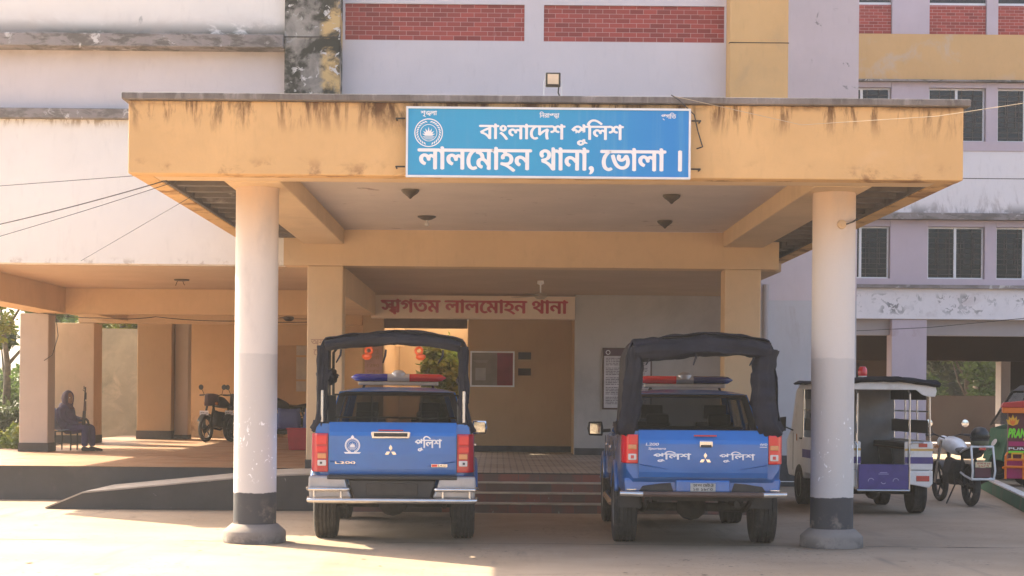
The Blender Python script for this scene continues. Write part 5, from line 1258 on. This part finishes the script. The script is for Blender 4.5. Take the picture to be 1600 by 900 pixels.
hm_.loft(rings); bmesh.ops.transform(hm_.bm, matrix=Matrix.Translation(hc) @ Matrix.Rotation(R(-28), 4, 'Z'), verts=hm_.bm.verts)
head = hm_.build('head', m_skin, pr, smooth='all', sub=1)
MX = Matrix.Translation(hc) @ Matrix.Rotation(R(-28), 4, 'Z')
for s in (-1, 1):
    e = MB(); e.ball((.082, s * .031, .005), (.010, .014, .009)); bmesh.ops.transform(e.bm, matrix=MX, verts=e.bm.verts); e.build('eye', m_lightw, head, smooth=True)
    e = MB(); e.ball((.090, s * .031, .005), .006); bmesh.ops.transform(e.bm, matrix=MX, verts=e.bm.verts); e.build('pupil', m_black, head, smooth=True)
e = MB(); e.ball((.088, 0, -.062), (.010, .026, .007)); bmesh.ops.transform(e.bm, matrix=MX, verts=e.bm.verts); e.build('mouth', plain('lips', (.16, .05, .045), .5), head, smooth=True)
hj = MB(); rings = []
for k in range(12):                                   # head cloth wrapped round the face and over the shoulders
    f = k / 11; z = .145 - .36 * f; rr = (.03, .075, .10, .112, .117, .118, .114, .106, .10, .105, .13, .165)[k]; ring_ = []
    for q in range(22):
        a = 2 * math.pi * q / 22; open_ = math.exp(-(min(a, 2 * math.pi - a) / .62) ** 4) if 2 <= k <= 7 else 0
        nz = 1 + .06 * mnoise.noise(Vector((math.cos(a) * 2, math.sin(a) * 2, f * 6)))
        x = rr * 1.06 * math.cos(a) * nz; y = rr * .95 * math.sin(a) * nz
        x = x - open_ * .055 if open_ > .25 else x
        ring_.append((x - .012 - (.02 if k > 8 else 0), y, z))
    rings.append(ring_)
hj.loft(rings); bmesh.ops.transform(hj.bm, matrix=MX, verts=hj.bm.verts); hj.build('head_cloth', m_scarf, pr, smooth='all', sub=1)
sh = MB()                                             # pale cape edge over the shoulders
for s in (-1, 1):
    pass
cape = skin_body('cape', [((-.01 * SC, -.19 * SC, .90 * SZ), .06), ((-.045 * SC, -.10 * SC, .965 * SZ), .062), ((-.055 * SC, 0, .985 * SZ), .066), ((-.045 * SC, .10 * SC, .965 * SZ), .062), ((-.01 * SC, .19 * SC, .90 * SZ), .06)], [(0, 1), (1, 2), (2, 3), (3, 4)], plain('faded collar cloth', (.17, .14, .19), .9), pr, 2)
def hand(w_, d, side):
    h = MB(); dv = Vector(d).normalized(); sd = Vector((0, 0, 1)).cross(dv).normalized(); up = dv.cross(sd)
    P = Vector(w_)
    h.loft([[P + dv * a + sd * x * k + up * z for x, z in ((-.034, -.011), (.034, -.011), (.034, .011), (-.034, .011))] for a, k in ((-.01, .7), (.03, 1), (.075, 1))])
    for i in range(4):
        b = P + dv * .072 + sd * (-.027 + .018 * i); l = (.055, .066, .062, .048)[i]
        h.tube([b, b + dv * l * .45 - up * .012, b + dv * l * .6 - up * .036, b + dv * l * .35 - up * .052], [.0095, .009, .0085, .007], 8)
    b = P + dv * .02 - sd * side * .032
    h.tube([b, b + dv * .03 - sd * side * .022 - up * .01, b + dv * .055 - sd * side * .014 - up * .03], [.011, .010, .008], 8)
    return h.build('hand', m_skin, pr, smooth='all')
hand(scl((.32, -.10, .61)), (.8, .5, .15), -1); hand(scl((.31, .07, .69)), (.6, -.55, .2), 1)
for x, y in ((.45, -.12), (.52, .10)):
    MB().loft([[(x * SC + dx, y * SC + w_ * a, z * h) for a, z in ((-1, .004), (1, .004), (1.0, .5), (.6, 1), (-.6, 1), (-1.0, .5))] for dx, w_, h in ((-.07, .032, .075), (-.02, .04, .095), (.05, .042, .07), (.13, .046, .055), (.185, .036, .045), (.20, .02, .03))]).build('shoe', m_shoe, pr, smooth='all', sub=1)
gun = thing('rifle', (-7.62, 31.80, FL + .40), 'dark rifle with a wooden stock held upright by the seated guard', 'rifle', None, R(-8))
gm = MB(); gm.tube([(0, 0, .28), (.03, 0, .78)], .013, 8); gm.box(-.004, .010, -.004, .004, .74, .80); gm.tube([(.018, 0, .70), (-.02, 0, .73)], .006, 6); gm.tube([(.04, 0, .55), (.042, 0, .68)], .012, 6); gm.build('barrel', m_iron, gun)
MB().hexa([(-.03, -.018, .08), (.03, -.018, .08), (.03, .018, .08), (-.03, .018, .08), (-.012, -.02, .34), (.038, -.02, .34), (.038, .02, .34), (-.012, .02, .34)]).build('receiver', m_iron, gun, bevel=.006)
MB().hexa([(-.045, -.018, -.16), (.02, -.018, -.16), (.02, .018, -.16), (-.045, .018, -.16), (-.02, -.015, .08), (.02, -.015, .08), (.02, .015, .08), (-.02, .015, .08)]).build('stock', m_wood, gun, bevel=.008)
MB().tube([(.035, 0, .20), (.08, 0, .16), (.105, 0, .07)], [.022, .022, .02], 8).build('magazine', m_iron, gun)
MB().hexa([(-.004, -.02, .34), (.045, -.02, .34), (.045, .02, .34), (-.004, .02, .34), (.006, -.016, .52), (.044, -.016, .52), (.044, .016, .52), (.006, .016, .52)]).build('handguard', m_wood, gun, bevel=.006)
# chair under the guard and the row of joined seats
def seat_shell(mb_, x, w_, n=10):
    prof = [(.24, .40), (.18, .385), (.0, .365), (-.14, .37), (-.2, .42), (-.235, .56), (-.26, .78)]
    P = resample([(px, 0, pz) for px, pz in prof], n)
    rows = [[(x + q * w_ * (1 if i < n * .8 else .9), p.x, p.z + .02 * (abs(q) * 2) ** 3) for q in (-.5, -.3, 0, .3, .5)] for i, p in enumerate(P)]
    mb_.loft(rows, False, False); return mb_
gc = thing('chair', (-8.0, 32.02, FL), 'pale blue plastic shell chair with dark steel legs under the seated guard', 'chair', None, R(-98))
seat_shell(MB(), 0, .42).build('seat_shell', m_chairblue, gc, solid=.012, smooth='all', sub=1)
for x in (-.16, .16):
    for y in (-.14, .16): MB().tube([(x, y, .37), (x, y, .01)], .016, 8).build('leg', m_iron, gc, smooth=True)
MB().tube([(-.16, -.14, .12), (.16, -.14, .12)], .012, 6).build('stretcher', m_iron, gc); MB().tube([(-.16, .16, .12), (.16, .16, .12)], .012, 6).build('stretcher', m_iron, gc)
MB().box(-.19, .19, -.17, .19, .345, .365).build('seat_frame', m_iron, gc)
bn = thing('waiting_bench', (-4.25, 34.9, FL), 'row of joined dark blue plastic seats on a steel beam in the left verandah', 'bench', None, R(180))
for k in range(3): seat_shell(MB(), -.55 + .55 * k, .50).build('seat', m_benchblue, bn, solid=.014, smooth='all')
MB().box(-.85, .85, -.05, .05, .29, .34).build('beam', m_iron, bn)
for x in (-.65, .65): MB().tube([(x, -.2, .01), (x, 0, .29), (x, .2, .01)], .02, 8).build('leg', m_iron, bn, smooth=True)
rb_ = thing('plastic_crate', (-3.82, 33.4, FL), 'plain red plastic tub on the verandah floor beside the left square pillar', 'tub')
o = MB().hexa([(-.2, -.15, .005), (.2, -.15, .005), (.2, .15, .005), (-.2, .15, .005), (-.23, -.18, .42), (.23, -.18, .42), (.23, .18, .42), (-.23, .18, .42)]).build('tub', m_redbox, rb_, bevel=.02)
cut(o, [MB().box(-.19, .19, -.14, .14, .03, .6)])
MB().tube([(-.235, -.185, .415), (.235, -.185, .415), (.235, .185, .415), (-.235, .185, .415), (-.235, -.185, .415)], .014, 6).build('rim', m_redbox, rb_)
po = wthing('wall_poster', (-4.5, 42.9, 1.5), 'narrow pale printed chart on the back wall above the blue bench', 'poster')
for z0, z1 in ((2.55, 2.95), (1.95, 2.5), (1.65, 1.9)): wbox('sheet', plain('pale poster paper', (.55, .52, .46), .8, var=.1), po, -5.02, -4.78, 42.97, 42.99, z0, z1)

# ================================================================== trees and plants
def crown(name, mat, parent, blobs, n, size, seed, gap=.35):
    r = random.Random(seed); V = []; F = []
    for i in range(n):
        (cx, cy, cz), (rx, ry, rz_) = blobs[r.randrange(len(blobs))]
        while True:
            d = Vector((r.gauss(0, 1), r.gauss(0, 1), r.gauss(0, 1))).normalized(); k = r.random() ** .45
            p = Vector((cx + d.x * rx * k, cy + d.y * ry * k, cz + d.z * rz_ * k))
            if mnoise.noise(p * (1.4 / max(.3, rx))  + Vector((seed, 0, 0))) > -gap + .1 * r.random(): break
        a = Vector((r.uniform(-1, 1), r.uniform(-1, 1), r.uniform(-.7, .5))).normalized(); b = a.cross(Vector((r.uniform(-1, 1), r.uniform(-1, 1), r.uniform(-1, 1)))).normalized()
        s = size * r.uniform(.6, 1.35); m = len(V)
        V += [p, p + a * s * .5 + b * s * .24, p + a * s, p + a * s * .5 - b * s * .24]; F.append((m, m + 1, m + 2, m + 3))
    me = bpy.data.meshes.new(name); me.from_pydata([tuple(v) for v in V], [], F); me.materials.append(mat)
    return link(name, me, parent)
def tree(loc, h, sp, label, mat, n, size, seed, group, cat='tree', low=.35, name='tree', lean=.1):
    t = thing(name, loc, label, cat, group); r = random.Random(seed)
    tp = [(r.uniform(-lean, lean) * k * h * .3, r.uniform(-lean, lean) * k * h * .3, h * .8 * k) for k in (0, .3, .6, 1)]
    tm = MB(); rad = max(.03, h * .022); tm.tube(tp, [rad * 1.3, rad, rad * .75, rad * .25], 9); blobs = []
    for k in range(11):
        f = r.uniform(low, 1.0); a = r.uniform(0, 6.28); d = sp * r.uniform(.35, .95) * (1.15 - .6 * f)
        b = Vector(resample(tp, 21)[min(20, int(f * 17))]); e = Vector((d * math.cos(a), d * math.sin(a), h * min(1.0, f + r.uniform(.02, .14))))
        tm.tube([b, b.lerp(e, .5) + Vector((0, 0, -.04 * h)), e], [rad * .45, rad * .28, rad * .08], 6)
        q = sp * r.uniform(.26, .46); blobs.append((tuple(e), (q, q, q * .75)))
    tm.build('trunk', m_bark, t, smooth='all'); crown('crown', mat, t, blobs, n, size, seed)
    return t
TL = 'trees beyond the left verandah'; TR = 'trees beyond the brown yard wall'
tree((-12.4, 37.0, 0), 8.2, 2.5, 'sunlit green tree rising at the left edge beside the first verandah pillar', m_leafy, 15000, .17, 3, TL, low=.2)
tree((-11.7, 41.0, 0), 4.6, 1.6, 'shaded dull tree filling the gap at the left edge below the sunlit crown', m_leaf, 11000, .15, 5, TL, low=.1)
tree((-10.6, 48.5, 0), 5.4, 1.7, 'green tree looking over the blotched grey yard wall at left', m_leafy, 7000, .16, 8, TL, low=.4)
tree((-15.5, 47.0, 0), 6.5, 2.2, 'tall dull green tree farther back beyond the left edge pillar', m_leafd, 7000, .2, 9, TL)
for i, (x, y, h, s_, lb, m_, lo) in enumerate(((14.2, 62, 7.2, 2.3, 'dull green tree with a dark trunk behind the brown yard wall, left in the opening', m_leafd, .2), (16.6, 61, 5.6, 1.9, 'bushy brighter green tree just behind the brown wall, middle of the opening', m_leaf, .2),
        (18.8, 63, 7.5, 2.4, 'pale dull tree behind the brown wall at the right of the opening', m_leafd, .2), (15.2, 68, 9, 3.0, 'hazy tall tree farthest back in the side wing opening', m_leafd, .25), (21.5, 62, 7, 2.4, 'tree showing in the narrow gap at the right edge under the side wing', m_leaf, .2), (19.4, 70, 10, 3.2, 'tall hazy tree behind the right part of the side wing opening', m_leafd, .2), (11.5, 64, 7, 2.2, 'dark tree behind the brown wall hidden partly by the lilac stilt', m_leafd, .2))):
    tree((x, y, 0), h, s_, lb, m_, 6000, .24, 20 + i, TR, low=lo)
for i, (x, y, lb) in enumerate(((12.5, 76, 'very tall pale tree mass at the back left of the side wing opening'), (17.5, 78, 'very tall pale tree mass at the back middle of the side wing opening'), (23, 76, 'very tall pale tree mass at the back right of the side wing opening'))):
    tree((x, y, 0), 13, 4.6, lb, m_leafd, 9000, .42, 60 + i, TR, low=.1)
for i, (x, y, lb) in enumerate(((-14.5, 56, 'broad leafy tree far behind the blotched yard wall, nearer the left edge'), (-10.5, 58, 'broad leafy tree far behind the blotched yard wall, nearer the pillars'), (-20, 54, 'broad tree at far left beyond the bushes'))):
    tree((x, y, 0), 8.5, 3.2, lb, m_leaf, 8000, .34, 70 + i, TL, low=.15)
t = thing('far_trees', (20, 84, 0), None, None); t['kind'] = 'stuff'
fr_ = random.Random(5); crown('foliage', m_leafd, t, [((fr_.uniform(-16, 22), fr_.uniform(-3, 5), fr_.uniform(1, 12)), (3.2, 2.0, 2.6)) for _ in range(60)], 26000, .8, 90, .6)
def bush(loc, r_, h, label, mat, n, size, seed, name='bush', cat='bush', group=None):
    t = thing(name, loc, label, cat, group); q = random.Random(seed); mb = MB(); bl = []
    for k in range(6):
        a = q.uniform(0, 6.28); e = (r_ * .6 * math.cos(a), r_ * .6 * math.sin(a), h * q.uniform(.5, .85)); mb.tube([(0, 0, 0), (e[0] * .4, e[1] * .4, e[2] * .5), e], [.02, .014, .006], 5); bl.append((e, (r_ * .45, r_ * .45, h * .28)))
    mb.build('stem', m_bark, t, smooth='all'); crown('foliage', mat, t, bl, n, size, seed, .5); return t
bush((-9.35, 33.0, 0), .5, .95, 'low bright green bush at the foot of the first left verandah pillar', m_leafy, 1400, .13, 51)
bush((-10.3, 35.5, 0), .9, 1.5, 'shaded bush behind the low bright one at the left edge', m_leafd, 2600, .14, 52)
bush((-1.18, 35.6, FL), .42, 2.1, 'yellow and green potted shrub seen through the entrance doorway behind the lights', m_leafy, 2600, .16, 53, 'croton_plant', 'plant')

# ================================================================== haze in the morning air
hz = NT('haze'); hz.t.nodes.remove(hz.b)
pv = hz.n('ShaderNodeVolumePrincipled'); pv.inputs['Color'].default_value = (.95, .93, .91, 1); pv.inputs['Density'].default_value = .0008; pv.inputs['Anisotropy'].default_value = .35
hz.l(pv.outputs[0], hz.t.nodes['Material Output'].inputs['Volume'])
tag(MB().box(-305, 305, -65, 505, -1, 17).build('haze', hz.m), kind='stuff')
